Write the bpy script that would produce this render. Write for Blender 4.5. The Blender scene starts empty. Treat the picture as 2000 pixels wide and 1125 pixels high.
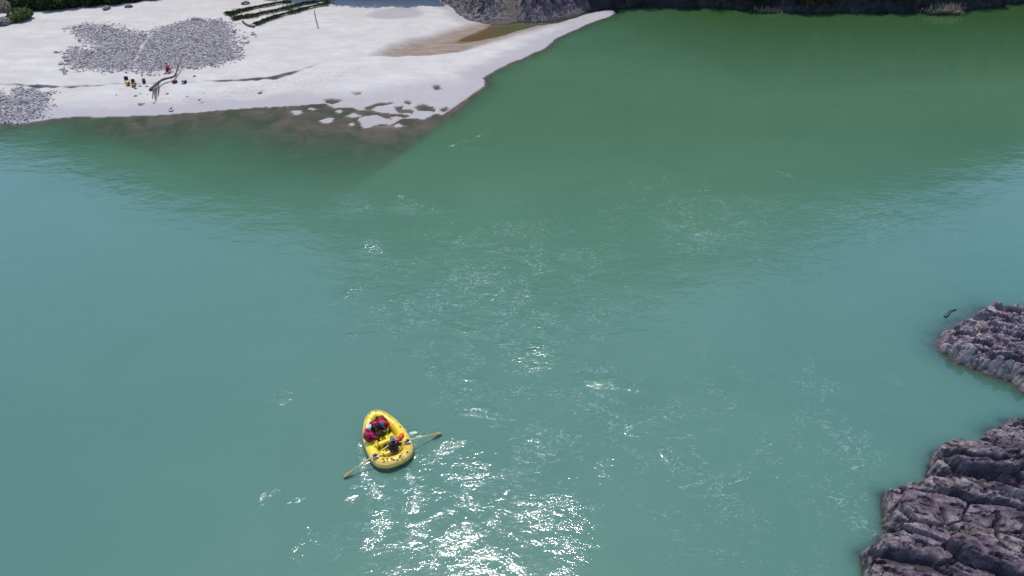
import bpy, bmesh, math, random
import numpy as np
from mathutils import Vector, Matrix

R = math.radians
sc = bpy.context.scene
col = sc.collection
random.seed(7); rng = np.random.default_rng(7)

# ------------------------------------------------------------------ camera, sky, sun, exposure
CAM_H, PITCH, FPX = 26.5, R(38), 1350.0
cam = bpy.data.cameras.new('camera'); camo = bpy.data.objects.new('camera', cam); col.objects.link(camo)
camo.location = (0, 0, CAM_H); camo.rotation_euler = (R(90) - PITCH, 0, 0)
cam.sensor_width = 36; cam.lens = 36 * FPX / 2000; cam.clip_start = 0.1; cam.clip_end = 3000
sc.camera = camo
SUN_EL, SUN_AZ = R(71), R(-9)          # azimuth measured from +Y towards +X
w = bpy.data.worlds.new('World'); sc.world = w; w.use_nodes = True
nt = w.node_tree; nt.nodes.clear()
sky = nt.nodes.new('ShaderNodeTexSky'); sky.sky_type = 'NISHITA'; sky.sun_disc = False
sky.sun_elevation = SUN_EL; sky.sun_rotation = SUN_AZ; sky.altitude = 300; sky.dust_density = 0.5; sky.ozone_density = 2.0
bg = nt.nodes.new('ShaderNodeBackground'); bg.inputs[1].default_value = 0.15
wo = nt.nodes.new('ShaderNodeOutputWorld')
nt.links.new(sky.outputs[0], bg.inputs[0]); nt.links.new(bg.outputs[0], wo.inputs[0])
sd_ = Vector((math.sin(SUN_AZ) * math.cos(SUN_EL), math.cos(SUN_AZ) * math.cos(SUN_EL), math.sin(SUN_EL)))
sl = bpy.data.lights.new('sun', 'SUN'); sl.energy = 2.0; sl.angle = R(0.5); sl.color = (1.0, 0.95, 0.87)
so = bpy.data.objects.new('sun', sl); col.objects.link(so); so.rotation_euler = sd_.to_track_quat('Z', 'Y').to_euler()
so.location = (0, 60, 120)
sc.view_settings.view_transform = 'Standard'; sc.view_settings.look = 'None'
sc.view_settings.gamma = 1; sc.view_settings.use_curve_mapping = False
sc.view_settings.exposure = 0.95

# ------------------------------------------------------------------ small tools
CP, SP = math.cos(PITCH), math.sin(PITCH)
def px(u, v, z=0.0):
    """where the sight line of a photograph point meets height z"""
    a = (u - 1000) / FPX; b = (562.5 - v) / FPX
    d = (a, CP + b * SP, -SP + b * CP)
    t = (z - CAM_H) / d[2]
    return Vector((a * t, d[1] * t, z))
def poly(pts, z=0.0):
    return np.array([px(u, v, z)[:2] for u, v in pts])
def h01(i, j, s):
    n = (i.astype(np.int64) * 374761393 + j.astype(np.int64) * 668265263 + s * 1442695041) & 0xffffffff
    n = ((n ^ (n >> 13)) * 1274126177) & 0xffffffff
    return ((n ^ (n >> 16)) & 0xffffff) / float(0xffffff)
def perlin(x, y, s=0):
    xi = np.floor(x); yi = np.floor(y); fx = x - xi; fy = y - yi
    ux = fx * fx * fx * (fx * (fx * 6 - 15) + 10); uy = fy * fy * fy * (fy * (fy * 6 - 15) + 10)
    def g(a, b):
        t = h01(xi + a, yi + b, s) * 6.2832
        return np.cos(t) * (fx - a) + np.sin(t) * (fy - b)
    n0 = g(0, 0) * (1 - ux) + g(1, 0) * ux; n1 = g(0, 1) * (1 - ux) + g(1, 1) * ux
    return (n0 * (1 - uy) + n1 * uy) * 1.5
def fbm(x, y, o=4, s=0, gain=.5):
    r = 0; a = 1; t = 0
    for k in range(o):
        r = r + a * perlin(x * 2 ** k + 13.7 * k, y * 2 ** k - 7.1 * k, s + k); t += a; a *= gain
    return r / t
def voro(x, y, s=0):
    xi = np.floor(x); yi = np.floor(y)
    f1 = np.full(x.shape, 9.); f2 = np.full(x.shape, 9.); cid = np.zeros(x.shape); cx = np.zeros(x.shape); cy = np.zeros(x.shape)
    for a in (-1, 0, 1):
        for b in (-1, 0, 1):
            jx = xi + a + .1 + .8 * h01(xi + a, yi + b, s); jy = yi + b + .1 + .8 * h01(xi + a, yi + b, s + 5)
            d = np.hypot(jx - x, jy - y); m = d < f1
            f2 = np.where(m, f1, np.minimum(f2, d)); f1 = np.where(m, d, f1)
            cid = np.where(m, h01(xi + a, yi + b, s + 9), cid); cx = np.where(m, x - jx, cx); cy = np.where(m, y - jy, cy)
    return f1, f2, cid, cx, cy
def sdp(x, y, P):
    """signed distance to a polygon, positive inside"""
    best = np.full(x.shape, 1e9); ins = np.zeros(x.shape, bool); n = len(P)
    for i in range(n):
        ax, ay = P[i]; bx, by = P[(i + 1) % n]; ex, ey = bx - ax, by - ay
        t = np.clip(((x - ax) * ex + (y - ay) * ey) / (ex * ex + ey * ey + 1e-12), 0, 1)
        best = np.minimum(best, (x - ax - t * ex) ** 2 + (y - ay - t * ey) ** 2)
        if ay != by:
            ins ^= ((ay > y) != (by > y)) & (x < ex * (y - ay) / (by - ay) + ax)
    d = np.sqrt(best)
    return np.where(ins, d, -d)
def sdline(x, y, P):
    """distance to a polyline and position along it 0..1"""
    best = np.full(x.shape, 1e9); pos = np.zeros(x.shape); side = np.zeros(x.shape); n = len(P) - 1
    for i in range(n):
        ax, ay = P[i]; bx, by = P[i + 1]; ex, ey = bx - ax, by - ay
        t = np.clip(((x - ax) * ex + (y - ay) * ey) / (ex * ex + ey * ey + 1e-12), 0, 1)
        d = (x - ax - t * ex) ** 2 + (y - ay - t * ey) ** 2
        m = d < best; best = np.where(m, d, best); pos = np.where(m, (i + t) / n, pos)
        side = np.where(m, np.sign(ex * (y - ay) - ey * (x - ax)), side)
    return np.sqrt(best), pos, side
def ss(x, a, b):
    t = np.clip((x - a) / (b - a), 0, 1); return t * t * (3 - 2 * t)

def tag(o, label=None, cat=None, group=None, kind=None):
    if label: o['label'] = label
    if cat: o['category'] = cat
    if group: o['group'] = group
    if kind: o['kind'] = kind
    return o
def mk(name, verts, faces, m, parent=None, smooth=True, loc=None):
    me = bpy.data.meshes.new(name); me.from_pydata([tuple(v) for v in verts], [], faces); me.update()
    if m: me.materials.append(m)
    if smooth: me.polygons.foreach_set('use_smooth', [True] * len(me.polygons))
    o = bpy.data.objects.new(name, me); col.objects.link(o)
    if parent: o.parent = parent
    if loc is not None: o.location = loc
    return o
def mk_np(name, V, F, m, parent=None, smooth=True):
    """fast mesh from arrays; F is (n,3) or (n,4)"""
    me = bpy.data.meshes.new(name); k = F.shape[1]
    me.vertices.add(len(V)); me.vertices.foreach_set('co', np.ascontiguousarray(V, dtype=np.float32).ravel())
    me.loops.add(F.size); me.loops.foreach_set('vertex_index', np.ascontiguousarray(F, dtype=np.int32).ravel())
    me.polygons.add(len(F)); me.polygons.foreach_set('loop_start', np.arange(0, F.size, k, dtype=np.int32))
    me.update(calc_edges=True)
    me.polygons.foreach_set('use_smooth', np.full(len(F), smooth))
    if m: me.materials.append(m)
    o = bpy.data.objects.new(name, me); col.objects.link(o)
    if parent: o.parent = parent
    return o
def attr(o, name, a):
    at = o.data.attributes.new(name, 'FLOAT', 'POINT'); at.data.foreach_set('value', np.ascontiguousarray(a, dtype=np.float32).ravel())
def grid(xs, ys, f, keep=None):
    """height grid; keep(X,Y,Z) -> mask"""
    X, Y = np.meshgrid(xs, ys); Z = f(X, Y); nx, ny = len(xs), len(ys)
    I = np.arange(nx * ny).reshape(ny, nx)
    F = np.stack([I[:-1, :-1], I[:-1, 1:], I[1:, 1:], I[1:, :-1]], -1).reshape(-1, 4)
    V = np.stack([X, Y, Z], -1).reshape(-1, 3)
    if keep is not None:
        k = keep(X, Y, Z).ravel(); F = F[k[F].any(1)]
        used = np.unique(F); mp = np.full(len(V), -1); mp[used] = np.arange(len(used)); V = V[used]; F = mp[F]
    return V, F

# ------------------------------------------------------------------ materials
class NB:
    def __init__(s, name):
        s.m = bpy.data.materials.new(name); s.m.use_nodes = True; s.t = s.m.node_tree; s.t.nodes.clear()
        s.out = s.n('ShaderNodeOutputMaterial')
    def n(s, t, **k):
        x = s.t.nodes.new(t)
        for a, b in k.items(): setattr(x, a, b)
        return x
    def l(s, a, b): s.t.links.new(a, b)
    def put(s, sock, v):
        if hasattr(v, 'is_linked'): s.l(v, sock)
        else:
            if isinstance(v, (tuple, list)) and len(v) == 3 and sock.type == 'RGBA': v = (*v, 1)
            sock.default_value = v
    def math(s, op, a, b=0.0, clamp=False):
        x = s.n('ShaderNodeMath', operation=op, use_clamp=clamp); s.put(x.inputs[0], a); s.put(x.inputs[1], b); return x.outputs[0]
    def mix(s, f, a, b):
        x = s.n('ShaderNodeMix', data_type='RGBA'); s.put(x.inputs[0], f); s.put(x.inputs[6], a); s.put(x.inputs[7], b); return x.outputs[2]
    def co(s, scale=(1, 1, 1), rot=(0, 0, 0), kind='Object'):
        if kind == 'world': c = s.n('ShaderNodeNewGeometry').outputs['Position']
        else: c = s.n('ShaderNodeTexCoord').outputs[kind]
        x = s.n('ShaderNodeMapping'); s.l(c, x.inputs[0]); x.inputs['Scale'].default_value = scale; x.inputs['Rotation'].default_value = rot
        return x.outputs[0]
    def noise(s, vec, scale, detail=4, rough=.55, dist=0, out=0):
        x = s.n('ShaderNodeTexNoise'); s.l(vec, x.inputs['Vector']); x.inputs['Scale'].default_value = scale
        x.inputs['Detail'].default_value = detail; x.inputs['Roughness'].default_value = rough; x.inputs['Distortion'].default_value = dist
        return x.outputs[out]
    def vor(s, vec, scale, feature='F1'):
        x = s.n('ShaderNodeTexVoronoi', feature=feature); s.l(vec, x.inputs['Vector']); x.inputs['Scale'].default_value = scale; return x
    def ramp(s, f, stops):
        x = s.n('ShaderNodeValToRGB'); s.l(f, x.inputs[0]); e = x.color_ramp.elements
        while len(e) < len(stops): e.new(0.5)
        for i, (p, c) in enumerate(stops):
            e[i].position = p; e[i].color = (*c, 1) if len(c) == 3 else c
        return x.outputs[0]
    def range(s, f, a, b, c=0., d=1.):
        x = s.n('ShaderNodeMapRange'); s.put(x.inputs[0], f)
        for i, v in enumerate((a, b, c, d)): x.inputs[i + 1].default_value = v
        return x.outputs[0]
    def at(s, name): return s.n('ShaderNodeAttribute', attribute_name=name).outputs['Fac']
    def bump(s, h, dist, strength=1., normal=None):
        x = s.n('ShaderNodeBump'); s.put(x.inputs['Height'], h); x.inputs['Distance'].default_value = dist; s.put(x.inputs['Strength'], strength)
        if normal is not None: s.l(normal, x.inputs['Normal'])
        return x.outputs[0]
    def done(s, base, rough=.6, normal=None, spec=.5, **k):
        p = s.n('ShaderNodeBsdfPrincipled'); s.put(p.inputs['Base Color'], base); s.put(p.inputs['Roughness'], rough)
        p.inputs['Specular IOR Level'].default_value = spec
        for a, b in k.items(): s.put(p.inputs[a.replace('_', ' ')], b)
        if normal is not None: s.l(normal, p.inputs['Normal'])
        s.l(p.outputs[0], s.out.inputs[0]); return s.m
def simple(name, c, rough=.6, var=.25, scale=8, spec=.5, bumpd=.004, **k):
    b = NB(name); v = b.co(); n = b.noise(v, scale, 4)
    lo = tuple(x * (1 - var) for x in c); hi = tuple(min(1, x * (1 + var)) for x in c)
    return b.done(b.ramp(n, [(.3, lo), (.7, hi)]), rough, b.bump(n, bumpd), spec, **k)

def water_mat():
    b = NB('river_water')
    d = b.at('depth'); ru = b.at('ripple'); foam_glint = b.at('foam_glint'); tint = b.at('tint'); shade = b.at('clear')
    P = b.co(kind='world')
    # --- surface relief: swell, eddies, wavelets, fine chop
    v1 = b.co(scale=(1, 1.5, 1), rot=(0, 0, R(20)), kind='world')
    v2 = b.co(scale=(1, 1.9, 1), rot=(0, 0, R(-35)), kind='world')
    warp = b.noise(P, .25, 2, out=1)
    wv = b.n('ShaderNodeMix', data_type='VECTOR'); wv.inputs[0].default_value = .5
    va = b.n('ShaderNodeVectorMath', operation='MULTIPLY_ADD'); b.l(warp, va.inputs[0]); va.inputs[1].default_value = (1.6, 1.6, 0); b.l(v2, va.inputs[2])
    swell = b.noise(v1, .35, 3, .5)
    eddy = b.noise(va.outputs[0], 1.1, 3, .55, .6)
    chop = b.noise(va.outputs[0], 6.5, 3, .65, .5)
    patch = b.range(b.noise(va.outputs[0], .8, 5, .65, .8), .44, .62)
    local = b.math('MULTIPLY', ru, b.math('ADD', patch, .05))
    fine = b.math('MULTIPLY', chop, b.math('ADD', b.math('MULTIPLY', local, .72), .012))
    med = b.math('MULTIPLY', eddy, b.math('ADD', b.math('MULTIPLY', ru, .75), .05))
    h = b.math('ADD', b.math('ADD', b.math('MULTIPLY', swell, .20), b.math('MULTIPLY', med, .55)), b.math('MULTIPLY', fine, .27))
    nrm = b.bump(h, .16)
    # --- silt laden body
    big = b.noise(b.co(scale=(1, 1.6, 1), rot=(0, 0, R(25)), kind='world'), .06, 5, .6, 1.2)
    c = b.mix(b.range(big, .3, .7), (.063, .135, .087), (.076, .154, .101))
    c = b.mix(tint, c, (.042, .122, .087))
    c = b.mix(shade, c, (.028, .068, .020))  # olive flow tone, with the dark hill reflection painted into the body
    dif = b.n('ShaderNodeBsdfDiffuse'); b.l(c, dif.inputs[0]); b.l(b.bump(h, .05), dif.inputs['Normal'])
    fo = b.n('ShaderNodeBsdfDiffuse'); fo.inputs[0].default_value = (.75, .8, .8, 1)  # white flecks: foam streaks and painted sun glints
    fn = b.noise(va.outputs[0], 3.2, 5, .7, 1.2)
    f2 = b.noise(va.outputs[0], 7.5, 3, .6, .8); fil = b.noise(va.outputs[0], .75, 5, .62, 1.6)
    clus = b.range(b.noise(P, .38, 4, .7, 1.), .40, .58)
    ff = b.math('MULTIPLY', b.range(b.math('MULTIPLY', foam_glint, b.math('MAXIMUM', clus, b.range(foam_glint, .5, .8))), .12, .75), b.math('MULTIPLY', b.math('ADD', b.range(b.math('ABSOLUTE', b.math('SUBTRACT', fil, .5)), 0, .022, 1, 0), b.range(foam_glint, .75, 1.1, 0, .4)), b.math('MULTIPLY', b.range(f2, .46, .56), b.range(b.noise(v2, 14, 2), .40, .56))), clamp=True)
    m0 = b.n('ShaderNodeMixShader'); b.l(ff, m0.inputs[0]); b.l(dif.outputs[0], m0.inputs[1]); b.l(fo.outputs[0], m0.inputs[2])
    tr = b.n('ShaderNodeBsdfTransparent')
    b.l(b.mix(b.range(d, 0, .8), (.92, .92, .92), (.50, .54, .50)), tr.inputs[0])
    al = b.math('SUBTRACT', 1, b.math('POWER', 2.7183, b.math('MULTIPLY', d, -2.3)), clamp=True)
    al = b.math('MAXIMUM', al, ff)
    m1 = b.n('ShaderNodeMixShader'); b.l(al, m1.inputs[0]); b.l(tr.outputs[0], m1.inputs[1]); b.l(m0.outputs[0], m1.inputs[2])
    gl = b.n('ShaderNodeBsdfGlossy'); gl.inputs['Roughness'].default_value = .075; gl.inputs[0].default_value = (1, 1, 1, 1); b.l(nrm, gl.inputs['Normal'])
    fr = b.n('ShaderNodeFresnel'); fr.inputs[0].default_value = 1.58; b.l(nrm, fr.inputs['Normal'])
    m2 = b.n('ShaderNodeMixShader'); b.l(fr.outputs[0], m2.inputs[0]); b.l(m1.outputs[0], m2.inputs[1]); b.l(gl.outputs[0], m2.inputs[2])
    b.l(m2.outputs[0], b.out.inputs[0]); return b.m

def sand_mat():
    b = NB('pale_river_sand'); P = b.co(kind='world')
    wet = b.at('wet'); damp = b.at('damp'); grav = b.at('gravel'); sub = b.at('sub'); tr = b.at('tread')
    n = b.noise(P, .5, 6, .65); n2 = b.noise(b.co(scale=(1, 3, 1), rot=(0, 0, R(-12)), kind='world'), .35, 4)
    c = b.mix(b.range(n, .3, .7), (.40, .36, .32), (.48, .445, .41))
    c = b.mix(b.math('MULTIPLY', b.range(n2, .45, .7), .5), c, (.35, .325, .315))
    c = b.mix(b.math('MULTIPLY', b.range(b.noise(P, 2.2, 5, .75), .5, .75), .35), c, (.30, .28, .28))
    c = b.mix(b.range(b.noise(b.co(scale=(1, 2.4, 1), rot=(0, 0, R(-15)), kind='world'), .11, 5, .6, .8), .44, .66, 0, .6), c, (.37, .335, .30))
    c = b.mix(wet, c, (.275, .245, .25))
    c = b.mix(damp, c, b.mix(b.range(b.noise(b.co(scale=(1, 4, 1), rot=(0, 0, R(18)), kind='world'), .5, 4, .6), .35, .65), (.17, .12, .085), (.25, .195, .16)))
    g = b.noise(P, 6, 4, .7)
    c = b.mix(grav, c, b.mix(b.range(g, .35, .65), (.15, .145, .155), (.30, .285, .31)))
    c = b.mix(sub, c, b.mix(b.range(b.noise(P, .4, 5, .6, 1.), .38, .62), (.06, .06, .05), (.17, .115, .12)))
    px_ = b.n('ShaderNodeSeparateXYZ'); b.l(P, px_.inputs[0])
    c = b.mix(b.at('pool'), c, b.mix(b.range(px_.outputs[0], -6, 2), (.14, .062, .022), (.08, .09, .025)))
    c = b.mix(b.math('MULTIPLY', tr, b.range(b.vor(P, 2.4).outputs['Distance'], .1, .35, .55, 0)), c, (.25, .22, .23))
    c = b.mix(b.range(b.at('pool'), 0, -1), c, (.055, .05, .055))  # negative values: the ledge's shadow painted as a dark line
    fine = b.noise(P, 3.5, 4, .6)
    steps = b.vor(P, 2.4).outputs['Distance']
    h = b.math('ADD', b.math('MULTIPLY', fine, .3), b.math('MULTIPLY', b.math('MULTIPLY', steps, tr), .8))
    rgh = b.math('SUBTRACT', .95, b.math('MULTIPLY', b.math('MAXIMUM', wet, damp), .35))
    return b.done(c, rgh, b.bump(h, .16), .25)

def rock_mat(name, dark, mid, pale, tan=.3, scale=1.0, waterline=True):
    b = NB(name); P = b.co(kind='world')
    S = b.co(scale=(.9, 1.5, 1.8), rot=(R(12), R(5), R(-14)), kind='world')
    n1 = b.noise(S, 1.3 * scale, 6, .65, .6); n2 = b.noise(P, .8 * scale, 4, .6); n3 = b.noise(P, 7 * scale, 5, .7)
    c = b.ramp(n1, [(.28, dark), (.48, mid), (.66, pale), (.8, tuple(min(1, x * 1.2) for x in pale))])
    c = b.mix(b.math('MULTIPLY', b.range(n2, .52, .68), tan), c, (.34, .28, .22))
    c = b.mix(b.math('MULTIPLY', b.range(n3, .45, .6), .5), c, tuple(x * .6 for x in dark))
    e = b.at('crack_shade'); c = b.mix(b.math('MULTIPLY', e, .9), c, (.03, .028, .035))  # shade of clefts and pits darkened into the colour
    ed = b.at('edge'); c = b.mix(b.math('MULTIPLY', ed, b.range(b.noise(P, 2.5, 4, .7), .42, .58, 0, .85)), c, (.36, .30, .25))
    if waterline:
        z = b.n('ShaderNodeSeparateXYZ'); b.l(P, z.inputs[0])
        wl = b.range(z.outputs[2], .02, .28, 1, 0)
        c = b.mix(b.math('MULTIPLY', wl, .8), c, (.045, .035, .035))
    h = b.math('ADD', b.math('MULTIPLY', n1, .6), b.math('MULTIPLY', n3, .35))
    vv = b.vor(S, 3.2 * scale, 'DISTANCE_TO_EDGE')
    st = b.noise(b.co(scale=(9, .8, .8), rot=(0, 0, R(-8)), kind='world'), 1.6, 3)
    h = b.math('ADD', h, b.math('MULTIPLY', st, .25))
    return b.done(c, .8, b.bump(h, .2 / scale), .3)

def leaf_mat(name, a, c2, rough=.55):
    b = NB(name); r = b.at('rnd'); n = b.noise(b.co(kind='world'), .7, 3)
    c = b.mix(b.math('ADD', b.math('MULTIPLY', r, .6), b.math('MULTIPLY', n, .4)), a, c2)
    p = b.n('ShaderNodeBsdfDiffuse'); b.l(c, p.inputs[0]); t = b.n('ShaderNodeBsdfTranslucent'); b.l(c, t.inputs[0])
    m = b.n('ShaderNodeMixShader'); m.inputs[0].default_value = .42; b.l(p.outputs[0], m.inputs[1]); b.l(t.outputs[0], m.inputs[2])
    b.l(m.outputs[0], b.out.inputs[0]); return b.m

def stone_mat():
    b = NB('grey_stones'); r = b.at('rnd'); n = b.noise(b.co(kind='world'), 5, 4)
    c = b.ramp(b.math('ADD', b.math('MULTIPLY', r, .8), b.math('MULTIPLY', n, .2)),
               [(.05, (.055, .05, .055)), (.3, (.18, .158, .155)), (.6, (.30, .268, .262)), (.95, (.46, .41, .38))])
    return b.done(c, .85, b.bump(n, .02), .25)

def hill_mat():
    b = NB('wooded_slope'); P = b.co(kind='world')
    n = b.noise(P, .12, 6, .65); n2 = b.noise(P, .9, 5, .7); t = b.at('bank')
    c = b.mix(b.range(n2, .35, .65), (.016, .032, .008), (.060, .095, .026))
    c = b.mix(b.range(n, .5, .62, 0, .6), c, (.13, .12, .07))
    rk = b.mix(b.range(n2, .35, .65), (.010, .013, .014), (.055, .055, .055))
    c = b.mix(t, c, rk)
    return b.done(c, .9, b.bump(n2, 1.2), .1)
M = {}
M['water'] = water_mat(); M['sand'] = sand_mat()
M['rock'] = rock_mat('layered_purple_rock', (.022, .014, .021), (.088, .058, .080), (.235, .18, .215))
M['rock_pale'] = rock_mat('pale_weathered_rock', (.065, .043, .06), (.195, .145, .18), (.42, .37, .36), .6)
M['rock_far'] = rock_mat('grey_shore_rock', (.022, .018, .02), (.085, .07, .07), (.27, .235, .22), .4, 1.2)
M['hill'] = hill_mat(); M['stone'] = stone_mat()
M['leaf_dark'] = leaf_mat('dark_leaves', (.014, .026, .010), (.065, .095, .038))
M['leaf_deep'] = leaf_mat('deep_shade_leaves', (.010, .018, .010), (.040, .055, .028)); M['leaf_mid'] = leaf_mat('green_leaves', (.04, .065, .02), (.16, .20, .07))  # deep leaves: darker copy, the far bank's shade put into the colour
M['leaf_dry'] = leaf_mat('dry_leaves', (.15, .13, .10), (.34, .31, .25))
M['bark'] = simple('bark', (.13, .10, .075), .9, .4, 5)
M['drift'] = simple('weathered_driftwood', (.075, .055, .048), .9, .45, 6)
M['wetlog'] = simple('wet_log', (.035, .035, .035), .5, .4, 6)

# ------------------------------------------------------------------ ground heights
LAND = poly([(-900, 300), (-300, 262), (0, 240), (35, 243), (75, 236), (100, 232), (160, 229), (230, 228), (300, 226), (360, 221), (430, 216), (500, 211),
             (560, 208), (613, 204), (637, 202), (651, 212), (680, 209), (704, 215), (717, 213), (722, 213), (737, 219), (764, 223), (785, 222), (803, 226), (783, 232), (810, 231), (831, 233), (848, 222), (867, 224), (893, 206), (915, 190), (946, 166), (944, 152),
             (960, 142), (1000, 121), (1030, 110), (1062, 95), (1085, 76), (1112, 63), (1150, 46), (1185, 34), (1204, 25), (1198, 20), (1180, 19), (1150, 26), (1120, 36),
             (1090, 45), (1050, 50), (1010, 60), (985, 68), (950, 77), (910, 82), (898, 79), (910, 73), (930, 66), (950, 57), (960, 48), (940, 44), (915, 38), (880, 10), (860, -20), (860, -160), (-900, -160)])
ISLES = [poly(p) for p in (
    [(700, 232), (712, 228), (735, 226), (750, 231), (775, 236), (760, 244), (745, 240), (720, 248), (708, 248), (706, 238)],
    [(624, 236), (640, 232), (652, 232), (646, 238), (632, 240)], [(571, 218), (582, 216), (590, 220), (580, 224)],
    [(678, 226), (690, 222), (703, 226), (692, 229)], [(682, 242), (688, 240), (692, 244), (684, 246)],
    [(762, 230), (775, 228), (785, 231), (776, 235)], [(772, 244), (780, 243), (782, 246), (774, 247)], [(602, 213), (608, 211), (612, 214)], [(656, 217), (664, 215), (662, 220)])]
PONDS = [poly(p) for p in ([(634, 196), (650, 194), (668, 198), (652, 203), (640, 202)], [(716, 209), (735, 202), (766, 201), (769, 204), (742, 206), (724, 213), (716, 214)],
    [(770, 209), (786, 208), (786, 213), (809, 217), (806, 222), (776, 219)], [(812, 209), (828, 203), (848, 213), (847, 218), (814, 215)], [(791, 199), (804, 200), (803, 204), (792, 203)],
    [(860, 214), (872, 210), (876, 214), (864, 219)], [(690, 186), (706, 187), (704, 189), (692, 188)], [(846, 172), (858, 170), (862, 175), (850, 177)])]
SHELF = poly([(200, 250), (330, 225), (520, 208), (640, 196), (850, 190), (950, 160), (905, 205), (860, 240), (800, 285), (745, 325), (690, 362), (640, 420), (520, 420), (380, 340), (260, 280)])
GRAV1 = poly([(150, 67), (175, 65), (225, 70), (262, 82), (290, 84), (330, 70), (375, 57), (420, 55), (445, 65), (452, 85), (455, 105), (462, 128), (430, 138), (380, 145), (320, 152), (255, 150), (200, 148), (160, 145), (145, 128), (150, 112), (200, 115), (210, 105), (190, 95), (165, 82)])
GRAV2 = poly([(-300, 200), (0, 192), (18, 200), (45, 182), (60, 184), (75, 190), (100, 188), (96, 210), (80, 230), (38, 240), (0, 238), (-300, 262)])
DAMP = poly([(722, 122), (760, 98), (820, 78), (880, 60), (930, 46), (965, 44), (1090, 44), (1110, 42), (1040, 62), (990, 76), (950, 90), (900, 108), (840, 118), (780, 122)])
POOL = poly([(880, 86), (905, 72), (930, 62), (955, 50), (1000, 44), (1080, 40), (1130, 28), (1150, 15), (1230, 5), (1230, 15), (1204, 17), (1150, 25), (1120, 35), (1090, 44), (1050, 50), (1010, 60), (985, 69), (950, 78), (905, 86)])
SCARP = poly([(-300, 176), (0, 178), (40, 177), (80, 179), (110, 180), (150, 180), (220, 177), (300, 174), (380, 172), (450, 168), (500, 165), (542, 161), (590, 150), (640, 132), (690, 118)])
PATH = poly([(305, 78), (292, 92), (280, 110), (272, 130), (268, 152)])
FOOTPX = [(-2600, 50), (-900, 44), (-300, 34), (0, 27), (100, 25), (200, 17), (300, 3), (380, -12), (480, -30), (700, -34), (840, -22), (900, -6), (1000, 0), (1120, 6), (1160, 19), (1250, 13), (1400, 15), (1550, 24),
          (1700, 25), (1850, 23), (1920, 15), (2000, 4), (2200, -10), (3200, -10)]
_f = np.array([px(u, v)[:2] for u, v in FOOTPX]); _f = _f[np.argsort(_f[:, 0])]
def foot(x): return np.interp(x, _f[:, 0], _f[:, 1])

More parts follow.
